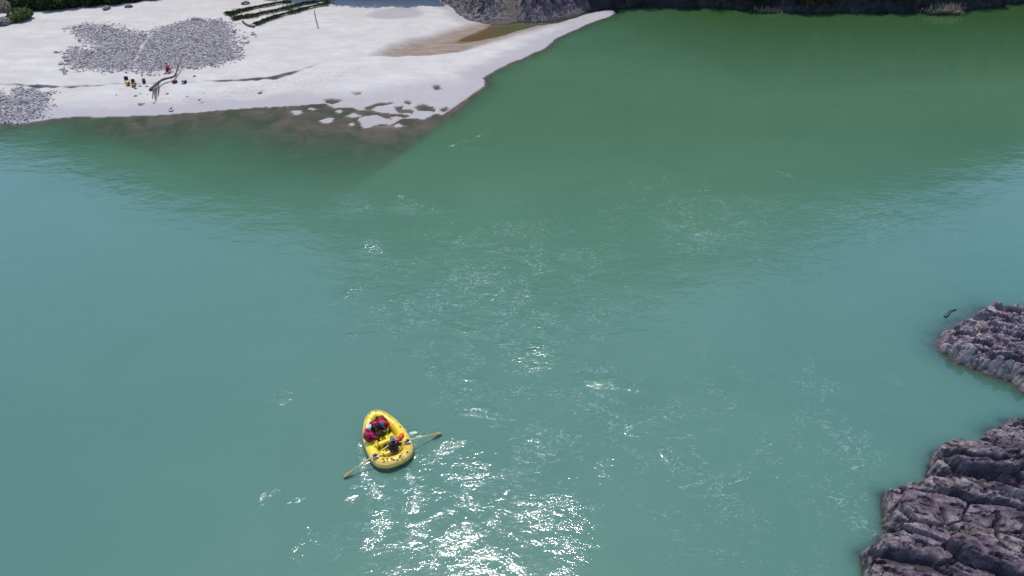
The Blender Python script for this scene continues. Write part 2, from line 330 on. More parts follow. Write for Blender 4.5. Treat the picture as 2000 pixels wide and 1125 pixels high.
def beach(X, Y, full=False):
    wx = X + .22 * fbm(X * .6, Y * .6, 4, 3); wy = Y + .3 * fbm(X * .5, Y * .6, 4, 8)
    s = sdp(wx, wy, LAND)
    isl = np.max([sdp(X + .15 * fbm(X * 1.2, Y * 1.2, 2, 4), Y + .2 * fbm(X * 1.2, Y * 1.2, 2, 6), p) for p in ISLES], 0) + .12
    z = np.where(s > 0, .9 * (1 - np.exp(-np.maximum(s, 0) / 5.5)) + .01, -np.minimum(.25 * -s + .04, 3.))
    spit = ss(X, -12, 4); z = np.where((s > 0), z * (1 - .45 * spit), -np.minimum((.25 + .45 * spit) * -s + .04 * (1 - spit), 3.))
    shs = sdp(wx, wy, SHELF); dl = np.maximum(-np.maximum(s, isl), 0)
    zs = -(.03 + .016 * dl + .0065 * dl ** 2 + .09 * (fbm(X * .25, Y * .6, 4, 21) + .3)) - .9 * np.maximum(-shs, 0) * ss(X, -38, -22) - .12 * np.maximum(-shs, 0)
    z = np.where(s < 0, np.maximum(z, np.minimum(zs, -.015)), z)
    z = np.where((isl > 0), np.maximum(z, np.minimum(.06 * isl + .02, .07)), z)
    pond = np.max([sdp(X + .12 * fbm(X * 1.2, Y * 1.2, 2, 14), Y + .25 * fbm(X * 1.2, Y * 1.2, 2, 16), p) for p in PONDS], 0)
    # shallow flats at the edge of the sand
    flat = ss(sdp(X, Y, poly([(560, 215), (640, 190), (800, 170), (950, 150), (950, 175), (860, 230), (640, 230)])), -.5, 2)
    z = np.where((s > 0), z * (1 - flat * .75) + .01 * flat, z)
    z = np.where(pond > -.05, -.035 - .03 * np.maximum(pond, 0), z)
    dp = sdp(wx, wy, DAMP); damp = ss(dp, -.5, 1.2)
    z = np.where((s > 0), z * (1 - .82 * damp), z)
    pl = sdp(X, Y, POOL); z = np.where((pl > 0), -np.minimum(.03 + .05 * pl + .03 * np.maximum(X + 2, 0) , 1.2), z)
    dsc, pos, side = sdline(X + .2 * fbm(X * .6, Y, 3, 31), Y + .35 * fbm(X * .35, Y * .2, 3, 33), SCARP)
    amp = np.interp(pos, [0, .14, .2, .27, .32, .42, .55, .66, .72, .8, .87, 1], [.12, .2, .42, .40, .2, .16, .10, .22, .42, .45, .15, 0])
    amp = .55 * amp * (.75 + .6 * perlin(X * .9, Y * .2, 36))
    z = z - np.where((s > .1) & (side < 0), amp * (1 - ss(dsc, 0, 6)), 0) * (1 - ss(dsc, 5, 6))
    z = np.where((s > .1) & (pond < -.05), np.maximum(z, .02), z)
    z = z + np.where(s > .5, .12 * fbm(X * .12, Y * .2, 3, 41) + .02 * fbm(X * .9, Y * .9, 2, 45), 0) * ss(s, .5, 4) * (1 - flat) * ss(-pond, .05, 1.)
    if not full: return z
    wet = ss(-(s - 2.2 + 1.2 * fbm(X * .3, Y * .6, 3, 51)), -1.2, 1.2) * .75; wet = np.where(isl > 0, .85, wet); wet = np.maximum(wet, flat * .7 * (s > 0))
    slab = sdp(X, Y, poly([(712, 44), (735, 32), (780, 25), (815, 24), (830, 35), (815, 44), (770, 50), (735, 50)]))
    wet = np.maximum(wet, .8 * ss(slab, -.4, .6))
    g = np.maximum(ss(sdp(wx, wy, GRAV1), -.5, .6) * (1 - .8 * np.exp(-(sdline(X, Y, PATH)[0] / .35) ** 2)), ss(sdp(wx, wy, GRAV2), -.4, .5))
    sub = ss(-z, -.005, .03) * (pl < 0)
    damp = np.maximum(damp * (1 - ss(dp, 9, 12)), (pl > 0))
    pool_ledge_shade = ss(pl, -.3, .6); pool_ledge_shade = pool_ledge_shade - np.exp(-(dsc / (.05 + .5 * amp)) ** 2) * ss(amp, .015, .12) * (s > 0) * (pl < 0)  # pool mask minus a painted shadow line along the ledge
    tread = np.exp(-((sdline(X, Y, poly([(330, 200), (450, 190), (560, 176), (700, 150)]))[0]) / 1.6) ** 2)
    return z, wet, damp, g, sub, tread, pool_ledge_shade

# ------------------------------------------------------------------ river, bed, beach
xs = np.concatenate([np.arange(-150, -75, 1.5), np.arange(-75, 26, .22)]); ys = np.concatenate([np.arange(40, 56, .4), np.arange(56, 62, .2), np.arange(62, 76, .09), np.arange(76, 100, .14), np.arange(100, 150, .8)])
X, Y = np.meshgrid(xs, ys)
Z, wet, damp, g, sub, tread, pool_ledge_shade = beach(X, Y, True)
I = np.arange(X.size).reshape(X.shape)
F = np.stack([I[:-1, :-1], I[:-1, 1:], I[1:, 1:], I[1:, :-1]], -1).reshape(-1, 4)
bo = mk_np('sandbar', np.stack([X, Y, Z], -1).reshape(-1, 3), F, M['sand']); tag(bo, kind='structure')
for k, a in (('wet', wet), ('damp', damp), ('gravel', g), ('sub', sub), ('tread', tread), ('pool', pool_ledge_shade)): attr(bo, k, a)
bed = mk('river_bed', [(-900, -400, -3.2), (900, -400, -3.2), (900, 900, -3.2), (-900, 900, -3.2)], [(0, 1, 2, 3)], M['sand'], smooth=False)
tag(bed, kind='structure')

# ------------------------------------------------------------------ rock outcrops
RK = {}
def rock_fn(P, top, seed, edge=.35, ang=-14, dip=.28, cell=(1.5, .5), rough=1., flank=1.1, notch=None, dipx=0., med=1.):
    """height of layered rock inside the outline P; sheets dip away from the camera side and break off in steps"""
    ca, sa = math.cos(R(ang)), math.sin(R(ang)); c0 = P.mean(0)
    def f(X, Y, full=False):
        s = sdp(X + .22 * rough * fbm(X * 1.1, Y * 1.1, 4, seed), Y + .22 * rough * fbm(X * 1.1, Y * 1.1, 4, seed + 7), P)
        s = s + .10 * rough * perlin(X * 4, Y * 4, seed + 2)
        u = (X - c0[0]) * ca + (Y - c0[1]) * sa; v = -(X - c0[0]) * sa + (Y - c0[1]) * ca
        wv = v + .22 * fbm(u * .45, v * .45, 3, seed + 11)
        f1, f2, cid, cx, cy = voro(u / cell[0] + .12 * fbm(u * .8, v * .8, 3, seed + 3), wv / cell[1], seed)
        m_ = cell[1] * .55; k_ = cell[1] * .2
        g1, g2, cid2, dx, dy = voro((u * .8 + .3 * v) / m_ + .4 * fbm(u * 1.5, v * 1.5, 2, seed + 5), (wv - .2 * u) / m_ * 1.15, seed + 40)
        e1, e2, cid3, ex, ey = voro(u / k_ + .5 * fbm(u * 4, v * 4, 2, seed + 6), v / k_ * 1.2, seed + 47)
        cr = np.exp(-((f2 - f1) / .035) ** 2) * ss(fbm(u * .5, v * .5, 2, seed + 8), -.5, .3); cr2 = np.exp(-((g2 - g1) / .08) ** 2) * ss(fbm(u * .9, v * .9, 2, seed + 9), -.1, .4)
        t2 = (cid2 * 7.3) % 1 - .5; t3 = (cid3 * 5.7) % 1 - .5; t1 = (cid * 9.1) % 1 - .5
        body = top + dipx * u + .8 * rough * (cid - .5) - dip * cy * cell[1] + .6 * t1 * cx * cell[0] * rough * .5
        body = body + rough * med * (.24 * (cid2 - .5) * (m_ / .4) ** .5 + .45 * t2 * dx * m_ + .45 * ((cid2 * 3.1) % 1 - .6) * dy * m_)
        body = body + rough * med * (.10 * (cid3 - .5) + .5 * t3 * ex * k_ + .5 * ((cid3 * 3.7) % 1 - .6) * ey * k_)
        body = body + .12 * fbm(u * .35, v * .5, 3, seed + 17) * rough + .06 * rough * fbm(u * 3, v * 3, 4, seed + 19, .6)
        body = body - cr * .42 * rough - cr2 * .16 * rough - .22 * rough * ss(fbm(u * 1.4, v * 2.6, 4, seed + 90), .12, .3)
        if notch is not None:
            dn = [sdline(X + .15 * fbm(X * 1.5, Y * 1.5, 3, seed + 60), Y + .15 * fbm(X * 1.5, Y * 1.5, 3, seed + 61), q)[0] / wd for q, wd, dp in notch]
            for dd, (q, wd, dp) in zip(dn, notch):
                body = body - dp * np.exp(-dd ** 2); cr = np.maximum(cr, np.exp(-dd ** 2))
        body = np.maximum(body, .12 + .1 * cid)
        z = np.where(s > 0, body * ss(s, 0, edge * (.6 + .8 * cid)) , -flank * -s - .02)
        z = z + np.where(s < 0, .12 * perlin(X * 2, Y * 2, seed + 70), 0) * ss(-s, 0, .3)
        if not full: return z
        return z, np.clip(cr + .6 * cr2 + .8 * ss(fbm(u * 1.4, v * 2.6, 4, seed + 90), .15, .3), 0, 1) * (s > 0), np.exp(-np.maximum(s, 0) / .5) * (s > 0)
    return f
def rock_obj(name, f, P, step, m, parent=None, under=1.6):
    lo = P.min(0) - under; hi = P.max(0) + under
    X, Y = np.meshgrid(np.arange(lo[0], hi[0], step), np.arange(lo[1], hi[1], step))
    Z, cr, ed = f(X, Y, True); keep = (Z > -under).ravel()
    I = np.arange(X.size).reshape(X.shape)
    F = np.stack([I[:-1, :-1], I[:-1, 1:], I[1:, 1:], I[1:, :-1]], -1).reshape(-1, 4); F = F[keep[F].any(1)]
    used = np.unique(F); mp = np.full(X.size, -1); mp[used] = np.arange(len(used))
    V = np.stack([X, Y, Z], -1).reshape(-1, 3)[used]
    o = mk_np(name, V, mp[F], m, parent, smooth=False); attr(o, 'crack_shade', cr.ravel()[used]); attr(o, 'edge', ed.ravel()[used])
    RK[name + str(len(RK))] = (f, lo, hi)
    return o
P1 = poly([(1834, 668), (1836, 657), (1850, 650), (1862, 640), (1880, 630), (1895, 626), (1912, 612), (1925, 604), (1955, 612), (2000, 612), (2150, 610), (2350, 600), (2350, 900), (2150, 850),
           (2040, 795), (2000, 768), (1974, 747), (1944, 737), (1911, 724), (1886, 715), (1866, 706), (1847, 693), (1835, 688), (1831, 678)])
f1 = rock_fn(P1, .7, 11, .3, -22, .15, (.9, .42), 1.0, .75, dipx=.04, med=.75)
o = rock_obj('rock_outcrop', f1, P1, .05, M['rock_pale'])
tag(o, 'pale crumbly purple-grey rock point beside the small dark floating log', 'rock outcrop')
P2 = poly([(1922, 846), (1926, 858), (1960, 866), (2100, 880), (2300, 880), (2300, 800), (2150, 810), (2000, 822), (1968, 824), (1952, 836), (1935, 840)])
f2 = rock_fn(P2, .55, 23, .22, -10, .12, (1.0, .5), .8, 1.2)
o = rock_obj('rock_outcrop', f2, P2, .05, M['rock_pale'])
tag(o, 'small tan-topped rock hump just above the largest dark ledges', 'rock outcrop')
big = bpy.data.objects.new('rock_outcrop', None); col.objects.link(big); big.location = (0, 0, 0)
tag(big, 'largest dark purple rock outcrop, stepped ledges with black clefts', 'rock outcrop')
Pa = poly([(1822, 886), (1812, 905), (1812, 930), (1818, 950), (1840, 968), (1900, 985), (2000, 1005), (2300, 1050), (2300, 850), (2100, 858), (2000, 866), (1950, 868), (1900, 872), (1850, 878)])
Pb = poly([(1718, 968), (1724, 985), (1728, 1010), (1726, 1034), (1760, 1046), (1800, 1056), (1900, 1080), (2000, 1100), (2300, 1180), (2300, 940), (2000, 965), (1900, 960), (1830, 952), (1800, 950), (1770, 960), (1740, 966)])
Pc = poly([(1680, 1080), (1684, 1105), (1688, 1130), (1690, 1200), (1700, 1330), (2400, 1330), (2300, 1090), (2000, 1060), (1900, 1046), (1800, 1038), (1760, 1040), (1718, 1052), (1712, 1066), (1700, 1078)])
fa = rock_fn(Pa, 1.25, 31, .22, -9, .22, (2.8, 1.3), 1.0, 1.6, notch=[(poly([(1836, 925), (1880, 930), (1930, 938), (1990, 950)], .9), .24, 1.3), (poly([(1845, 888), (1890, 900), (1940, 908), (1990, 905)], 1.1), .12, .7)], med=.42)
fb = rock_fn(Pb, .85, 43, .2, -10, .12, (2.6, 1.5), .85, 1.6, notch=[(poly([(1840, 1000), (1850, 1030), (1900, 1050)], .8), .09, .4), (poly([(1950, 1000), (1946, 1050), (1948, 1090)], .8), .08, .5), (poly([(1728, 1030), (1760, 1036), (1785, 1042)], .5), .2, .8)], med=.42)
fc = rock_fn(Pc, .95, 57, .2, -16, .16, (2.8, 1.3), .9, 1.6, notch=[(poly([(1715, 1073), (1770, 1080), (1820, 1092), (1870, 1115), (1900, 1140)], .9), .2, 1.2)], med=.42)
rock_obj('rock_ledge', fa, Pa, .045, M['rock'], big); rock_obj('rock_ledge', fb, Pb, .045, M['rock'], big); rock_obj('rock_ledge', fc, Pc, .045, M['rock'], big)
# shore rocks beside the still pool
P4 = poly([(845, 6), (870, 14), (880, 30), (905, 44), (930, 48), (950, 50), (985, 47), (1010, 42), (1008, 20), (1010, -20), (1000, -60), (860, -60), (830, -20)], 0)
f4 = rock_fn(P4, 1.3, 71, 5., 15, -.1, (1.1, .8), 1.9, .8)
o = rock_obj('rock_outcrop', f4, P4, .13, M['rock_far'])
tag(o, 'rubbly sunlit grey rocks where the white sand meets the still pool', 'rock outcrop')
P5 = poly([(1008, 10), (1010, 40), (1040, 42), (1075, 40), (1100, 32), (1130, 28), (1150, 20), (1180, 12), (1180, -60), (1000, -60)], 0)
f5 = rock_fn(P5, 3.6, 83, 3., -32, .9, (3.2, 1.5), 2.4, 1.2)
o = rock_obj('rock_outcrop', f5, P5, .13, M['rock'])  # darker rock colour carries the wedge's shadow
tag(o, 'shadowed slanting rock wedge behind the green pool', 'rock outcrop')

def ground(X, Y):
    z = np.full(X.shape, -3.2)
    m = (X < 26) & (Y > 40) & (Y < 150)
    z[m] = np.maximum(z[m], beach(X[m], Y[m]))
    for f, lo, hi in RK.values():
        m = (X > lo[0]) & (X < hi[0]) & (Y > lo[1]) & (Y < hi[1])
        if m.any(): z[m] = np.maximum(z[m], f(X[m], Y[m]))
    # far bank drops into deep water
    fy = foot(X); m = (Y > fy - 2) & (X > 8); z[m] = np.maximum(z[m], (Y - fy)[m] * 1.2)
    return z

GL = [  # patches of broken water and painted glint flecks: u, v, half width, half height, strength
    (690, 400, 40, 22, .55), (790, 405, 60, 12, .55), (850, 412, 40, 8, .5), (730, 480, 26, 22, .8), (930, 475, 70, 12, .55), (1010, 495, 45, 14, .65), (950, 545, 50, 26, .55), (1020, 575, 32, 14, .7),
    (700, 568, 30, 18, .6), (790, 592, 30, 30, .5), (690, 655, 40, 6, .35), (890, 645, 32, 10, .6), (1060, 650, 26, 10, .6), (985, 665, 16, 8, .6), (1050, 705, 45, 30, .65), (1170, 745, 45, 16, .6), (1250, 755, 40, 10, .4),
    (1320, 440, 22, 10, .5), (1370, 460, 30, 8, .55), (1240, 405, 25, 6, .35), (1180, 365, 30, 10, .3), (850, 720, 22, 14, .55), (930, 740, 40, 4, .4), (550, 775, 30, 20, .55), (605, 740, 18, 5, .4), (945, 803, 50, 14, .4), (1295, 815, 55, 32, .45),
    (520, 968, 30, 24, .62), (568, 985, 30, 12, .55), (590, 1060, 30, 40, .5), (875, 872, 26, 18, .8), (1040, 875, 14, 20, .5), (920, 925, 35, 25, 1.), (690, 960, 16, 24, .6), (815, 960, 22, 38, .55), (735, 1020, 26, 36, .6), (800, 1050, 40, 34, .5), (880, 1060, 50, 30, .42), (960, 1095, 70, 30, .32),
    (925, 985, 16, 45, .8), (1100, 1000, 80, 55, .6), (1190, 900, 60, 50, .3), (1110, 1080, 50, 50, .7), (1480, 900, 90, 60, .3), (1350, 960, 60, 50, .3), (1560, 990, 60, 80, .25), (1650, 830, 50, 40, .35), (1735, 720, 18, 55, .35), (1640, 1040, 30, 50, .35),
    (1630, 410, 60, 15, .3), (1840, 395, 60, 15, .25), (1500, 520, 120, 25, .2), (940, 290, 60, 8, .3), (1080, 320, 25, 8, .2), (1480, 95, 20, 10, .2), (52, 510, 4, 3, .5), (1830, 38, 30, 6, .4)]
WAKE = [([(786, 838), (800, 845), (822, 852)], 5), ([(806, 885), (818, 892), (845, 902)], 3), ([(860, 918), (880, 930)], 2), ([(985, 955), (1005, 962), (1020, 975)], 2.5), ([(705, 900), (712, 935), (740, 960)], 9),
        ([(795, 925), (815, 960), (810, 990)], 12), ([(700, 865), (706, 885), (716, 900)], 5)]
SEAM = [([(1180, 370), (1240, 405), (1300, 432), (1345, 452), (1410, 468)], 9), ([(855, 475), (930, 478), (1010, 490), (1045, 508)], 9), ([(1500, 325), (1560, 345), (1600, 362)], 7), ([(770, 380), (840, 405), (880, 415)], 9), ([(865, 288), (915, 270), (960, 260)], 7), ([(1070, 470), (1110, 450), (1150, 452)], 7),
    ([(1000, 545), (975, 580), (955, 600)], 8), ([(900, 500), (960, 488), (1010, 495), (1045, 520), (1040, 550)], 6), ([(1210, 820), (1250, 860), (1310, 890)], 8), ([(1500, 900), (1560, 945), (1610, 1000)], 8), ([(1630, 790), (1680, 850), (1720, 880)], 7), ([(1100, 720), (1170, 750), (1220, 770)], 10)]
def water_fields(X, Y):
    d = X; rip = np.zeros(X.shape); foam_glint = np.zeros(X.shape)
    wx = X + .8 * fbm(X * .35, Y * .35, 3, 101); wy = Y + .8 * fbm(X * .35, Y * .35, 3, 104)
    for u, v, a, b, s in GL:
        c = px(u, v); e = px(u + a, v); t = px(u, v - b)
        q = ((wx - c.x) / (e.x - c.x)) ** 2 + ((wy - c.y) / (t.y - c.y)) ** 2
        s2 = s * (1.3 if v < 830 else 1.); rip = np.maximum(rip, s2 * np.exp(-q * .8)); foam_glint = np.maximum(foam_glint, s * (1.05 if v < 830 or u > 1000 else .3) * np.exp(-q * 1.0))
    for pts, wpx in WAKE:
        q = poly(pts); c = px(*pts[0]); wd = (px(pts[0][0] + wpx, pts[0][1]) - c).length
        dd = sdline(X + .12 * fbm(X * 1.5, Y * 1.5, 2, 111), Y + .12 * fbm(X * 1.5, Y * 1.5, 2, 112), q)[0]
        rip = np.maximum(rip, 1. * np.exp(-(dd / wd) ** 2)); foam_glint = np.maximum(foam_glint, 1.15 * np.exp(-(dd / wd / .8) ** 2))
    for pts, wpx in SEAM:
        q = poly(pts); c = px(*pts[0]); wd = (px(pts[0][0] + wpx, pts[0][1]) - c).length
        dd, pos, _ = sdline(X + 1.1 * fbm(X * .7, Y * .7, 3, 121), Y + 1.1 * fbm(X * .7, Y * .7, 3, 122), q)
        k = np.exp(-(dd / wd) ** 2) * ss(pos, 0, .15) * ss(1 - pos, 0, .15) * np.clip(.55 + 1.2 * fbm(X * .5, Y * .5, 3, 131), 0, 1)
        rip = np.maximum(rip, .9 * k); foam_glint = np.maximum(foam_glint, 1.05 * k)
    for u, v, a, b, s in ((980, 560, 330, 170, .38), (1080, 800, 260, 170, .36), (900, 990, 260, 170, .40), (1400, 880, 300, 200, .32), (1650, 900, 110, 220, .34), (1350, 430, 260, 110, .30), (1700, 420, 240, 60, .25)):
        c = px(u, v); e = px(u + a, v); t = px(u, v - b)
        q = ((wx - c.x) / (e.x - c.x)) ** 2 + ((wy - c.y) / (t.y - c.y)) ** 2
        foam_glint = np.maximum(foam_glint, s * 1.5 * np.exp(-q)); rip = np.maximum(rip, s * .6 * np.exp(-q))
    rip = rip + .05 * (1 + fbm(X * .06, Y * .08, 3, 120))
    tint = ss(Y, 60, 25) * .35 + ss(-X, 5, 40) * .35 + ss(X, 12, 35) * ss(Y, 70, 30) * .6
    return rip, foam_glint, np.clip(tint, 0, 1)
xs = np.concatenate([np.linspace(-900, -110, 12), np.arange(-108, -40, .8), np.arange(-40, 34, .2), np.arange(34, 108, .8), np.linspace(110, 900, 12)])
ys = np.concatenate([np.linspace(-400, 6, 12), np.arange(8, 62, .2), np.arange(62, 100, .16), np.arange(100, 140, 2), np.linspace(142, 900, 10)])
X, Y = np.meshgrid(xs, ys)
G = ground(X, Y)
rip, foam_glint, tint = water_fields(X, Y)
I = np.arange(X.size).reshape(X.shape)
F = np.stack([I[:-1, :-1], I[:-1, 1:], I[1:, 1:], I[1:, :-1]], -1).reshape(-1, 4)
wob = mk_np('river', np.stack([X, Y, np.zeros(X.shape)], -1).reshape(-1, 3), F, M['water']); tag(wob, kind='structure')
clear = np.maximum(ss(Y, 44, 96) * ss(X, -14, 30), ss(Y, 36, 62) * .38)  # far-water olive tone, carries the painted hill reflection
inpool = ss(sdp(X, Y, POOL), -1, .5) * (X < 16) * 1.
G = np.where((G < 0), G * (1 - .72 * inpool), G)
for k, a in (('depth', np.clip(-G, 0, 4)), ('ripple', rip), ('foam_glint', foam_glint), ('tint', tint), ('clear', clear)): attr(wob, k, a)

# ------------------------------------------------------------------ wooded slope beyond the river
RP = [(-700, 60), (-200, 160), (0, 225), (80, 262), (140, 290), (190, 345), (240, 360), (300, 385), (350, 400), (420, 420), (500, 450), (560, 445), (640, 490), (760, 560), (900, 590), (1050, 600), (1250, 585), (1380, 540), (1480, 510), (1560, 480), (1640, 445), (1700, 420), (1790, 370), (1880, 345), (1960, 315), (2050, 270), (2300, 200), (2800, 100)]
rx, rz = [], []
for u, v in RP:
    a = (u - 1000) / FPX; b = (562.5 - v) / FPX; dy = CP + b * SP
    rx.append(a / dy); rz.append((SP - b * CP) / dy)
rx = np.array(rx); rz = np.array(rz); o_ = np.argsort(rx); rx = rx[o_]; rz = rz[o_]
xs = np.concatenate([np.arange(-600, -85, 8), np.arange(-85, 85, .55), np.arange(85, 605, 8)])
ts = np.concatenate([[-4, -2, -1], np.arange(0, 9, .3), np.arange(9, 20, 1), np.arange(20, 130, 4), np.arange(135, 400, 20)])
X, T = np.meshgrid(xs, ts); FY = foot(X); Y = FY + T
D = 110.; YR = FY + D
ZR = YR * np.interp(X / YR, rx, rz) - CAM_H
ZR = np.maximum(ZR, 25)
t = np.clip(T / D, 0, 1)
cliffh = np.where(X > 8, 5.5, np.where(X < -40, 1.0, .6))
Z = np.where(T < 0, T * 1.2 - .1, cliffh * (1 - np.exp(-np.maximum(T, 0) / 1.5)) + (ZR - cliffh) * t ** 1.05)
Z = np.where(T > D, ZR - (T - D) * .25, Z)
Z += ss(T, 8, 30) * (6 * fbm(X * .03, Y * .03, 4, 200) + 2.2 * fbm(X * .16, Y * .16, 3, 205)) * (1 - .5 * ss(T, 80, 110))
f1_, f2_, cid_, cx_, cy_ = voro(X / 2.6 + .4 * fbm(X * .4, Y * .4, 2, 210), Y / 1.6, 211)
Z += ss(T, .2, 2) * (1 - ss(T, 8, 16)) * (X > 8) * (1.6 * (cid_ - .5) - .9 * np.exp(-((f2_ - f1_) / .1) ** 2) + .7 * fbm(X * 1.1, Y * 1.1, 3, 215))
Yd = Y + (X > 8) * ss(T, -1, 1) * (1 - ss(T, 5, 12)) * (1.2 * fbm(X * .5, Z * .5, 3, 220))
I = np.arange(X.size).reshape(X.shape)
F = np.stack([I[:-1, :-1], I[:-1, 1:], I[1:, 1:], I[1:, :-1]], -1).reshape(-1, 4)
ho = mk_np('hillside', np.stack([X, Yd, Z], -1).reshape(-1, 3), F, M['hill']); tag(ho, kind='structure'); attr(ho, 'bank', (1 - ss(T, 3, 7)) * (X > 5) * 1.)
# the near bank, behind and to the right of the view
xs = np.arange(24, 200, 2.); ys = np.arange(-200, 90, 2.)
V, F = grid(xs, ys, lambda X, Y: -1.5 + .22 * np.maximum(X - 34 - .12 * Y - ss(Y, 20, 80) * 40, -8) + 1.2 * fbm(X * .1, Y * .1, 3, 230), lambda X, Y, Z: Z > -2.5)
nb = mk_np('near_bank', V, F, M['hill']); tag(nb, kind='structure'); attr(nb, 'bank', np.ones(len(V)) * .6)

# ------------------------------------------------------------------ shape helpers
def tube(P, r, k=8, cap=True):
    """tapered tube through points; returns verts, faces"""
    P = [Vector(p) for p in P]; n = len(P); r = [r] * n if not hasattr(r, '__len__') else r
    V, F = [], []; ref = Vector((0, 0, 1))
    for i, p in enumerate(P):
        t = (P[min(i + 1, n - 1)] - P[max(i - 1, 0)]).normalized()
        if abs(t.dot(ref)) > .95: ref = Vector((1, 0, 0))
        a = t.cross(ref).normalized(); b = a.cross(t).normalized(); ref = b if abs(t.dot(b)) < .9 else ref
        for j in range(k):
            q = 2 * math.pi * j / k; V.append(p + (a * math.cos(q) + b * math.sin(q)) * r[i])
    for i in range(n - 1):
        for j in range(k):
            F.append((i * k + j, i * k + (j + 1) % k, (i + 1) * k + (j + 1) % k, (i + 1) * k + j))
    if cap: F.append(tuple(range(k))[::-1]); F.append(tuple((n - 1) * k + j for j in range(k)))
    return V, F
def join(*parts):
    V, F = [], []
    for v, f in parts:
        o = len(V); V += list(v); F += [tuple(i + o for i in q) for q in f]
    return V, F
def ball(c, r, nu=12, nv=8, sq=None):
    c = Vector(c); r = Vector(r) if hasattr(r, '__len__') else Vector((r, r, r)); V, F = [], []
    for i in range(nv + 1):
        a = math.pi * i / nv
        for j in range(nu):
            b = 2 * math.pi * j / nu; V.append(c + Vector((r.x * math.sin(a) * math.cos(b), r.y * math.sin(a) * math.sin(b), r.z * math.cos(a))))
    for i in range(nv):
        for j in range(nu): F.append((i * nu + j, (i + 1) * nu + j, (i + 1) * nu + (j + 1) % nu, i * nu + (j + 1) % nu))
    return V, F
def rbox(c, s, rz=0, e=.25):
    """soft-edged box: superellipsoid-like"""
    c = Vector(c); V, F = [], []; nu, nv = 16, 8; m = Matrix.Rotation(rz, 3, 'Z')
    p = lambda x: math.copysign(abs(x) ** e, x)
    for i in range(nv + 1):
        a = math.pi * i / nv
        for j in range(nu):
            b = 2 * math.pi * j / nu
            V.append(c + m @ Vector((s[0] * p(math.sin(a)) * p(math.cos(b)), s[1] * p(math.sin(a)) * p(math.sin(b)), s[2] * p(math.cos(a)))))
    for i in range(nv):
        for j in range(nu): F.append((i * nu + j, (i + 1) * nu + j, (i + 1) * nu + (j + 1) % nu, i * nu + (j + 1) % nu))
    return V, F
def catmull(P, n=8, closed=True):
    P = [Vector(p) for p in P]; N = len(P); out = []
    for i in range(N if closed else N - 1):
        g = (lambda k: P[k % N]) if closed else (lambda k: P[max(0, min(N - 1, k))])
        p0, p1, p2, p3 = g(i - 1), g(i), g(i + 1), g(i + 2)
        for j in range(n):
            t = j / n
            out.append(.5 * ((2 * p1) + (p2 - p0) * t + (2 * p0 - 5 * p1 + 4 * p2 - p3) * t * t + (3 * p1 - p0 - 3 * p2 + p3) * t ** 3))
    if not closed: out.append(P[-1])
    return out
def ring(P, r, k=12):
    V, F = tube(P, r, k, cap=False); n = len(P)
    # proper closed frames
    V = []; P = [Vector(p) for p in P]
    for i, p in enumerate(P):
        t = (P[(i + 1) % n] - P[i - 1]).normalized(); a = t.cross(Vector((0, 0, 1))).normalized(); b = a.cross(t).normalized()
        rr = r[i] if hasattr(r, '__len__') else r
        for j in range(k):
            q = 2 * math.pi * j / k; V.append(p + (a * math.cos(q) + b * math.sin(q)) * rr)
    F = [(i * k + j, i * k + (j + 1) % k, ((i + 1) % n) * k + (j + 1) % k, ((i + 1) % n) * k + j) for i in range(n) for j in range(k)]
    return V, F
def groundz(x, y):
    return float(ground(np.array([[x]]), np.array([[y]]))[0, 0])
def on_ground(u, v):
    p = px(u, v, .6)
    for _ in range(4): p = px(u, v, groundz(p.x, p.y))
    return p

# ------------------------------------------------------------------ materials for made things
def cloth(name, c, var=.18): return simple(name, c, .85, var, 14, .2, .01)
def raft_mat():
    b = NB('yellow_raft_rubber'); P = b.co()
    n = b.noise(P, 2.2, 5, .6); n2 = b.noise(P, 9, 4, .7)
    c = b.mix(b.range(n, .35, .65), (.60, .39, .01), (.74, .55, .03))
    c = b.mix(b.range(n2, .60, .72, 0, .5), c, (.30, .17, .05))
    y = b.n('ShaderNodeSeparateXYZ'); b.l(P, y.inputs[0])
    c = b.mix(b.math('MULTIPLY', b.range(y.outputs[1], -.6, -1.6), b.range(n2, .42, .62, .15, .75)), c, (.50, .30, .10))
    return b.done(c, .38, b.bump(n2, .004), .5)
M['raft'] = raft_mat()
M['floor'] = simple('bright_yellow_floor', (.70, .62, .01), .4, .12, 5)
M['patch'] = cloth('dull_purple_patch', (.20, .14, .17)); M['strap'] = simple('brown_strap', (.10, .05, .03), .7)
M['rub'] = simple('grey_rubber_strake', (.12, .11, .11), .6)
M['rope'] = simple('pale_rope', (.45, .42, .36), .8)
M['shaft'] = simple('pale_yellow_oar_shaft', (.62, .50, .18), .4, .2); M['blade'] = simple('worn_brown_oar_blade', (.30, .19, .04), .5, .4, 6)
M['black'] = simple('black_rubber', (.015, .015, .018), .6); M['steel'] = simple('grey_steel', (.35, .35, .37), .3, .1, 8, Metallic=.9)
M['skin'] = simple('skin', (.36, .20, .13), .6, .1)
M['navy'] = cloth('dark_navy_cloth', (.016, .018, .035)); M['blackc'] = cloth('black_cloth', (.012, .012, .014)); M['maroon'] = cloth('maroon_cloth', (.13, .015, .03))
M['red'] = cloth('red_cloth', (.55, .02, .03)); M['pink'] = cloth('magenta_cloth', (.72, .012, .14)); M['orange'] = cloth('orange_red_cloth', (.70, .10, .03))
M['white'] = simple('white_shell', (.75, .76, .78), .3, .06); M['greyhelm'] = simple('blue_grey_shell', (.16, .19, .26), .3, .1); M['navyhelm'] = simple('navy_shell', (.03, .06, .18), .3, .1)
M['khaki'] = cloth('khaki_cloth', (.30, .22, .13)); M['mustard'] = cloth('mustard_bag_cloth', (.50, .34, .12)); M['olive'] = cloth('dark_olive_cloth', (.05, .055, .04)); M['teal'] = cloth('pale_blue_grey_cloth', (.30, .33, .36))
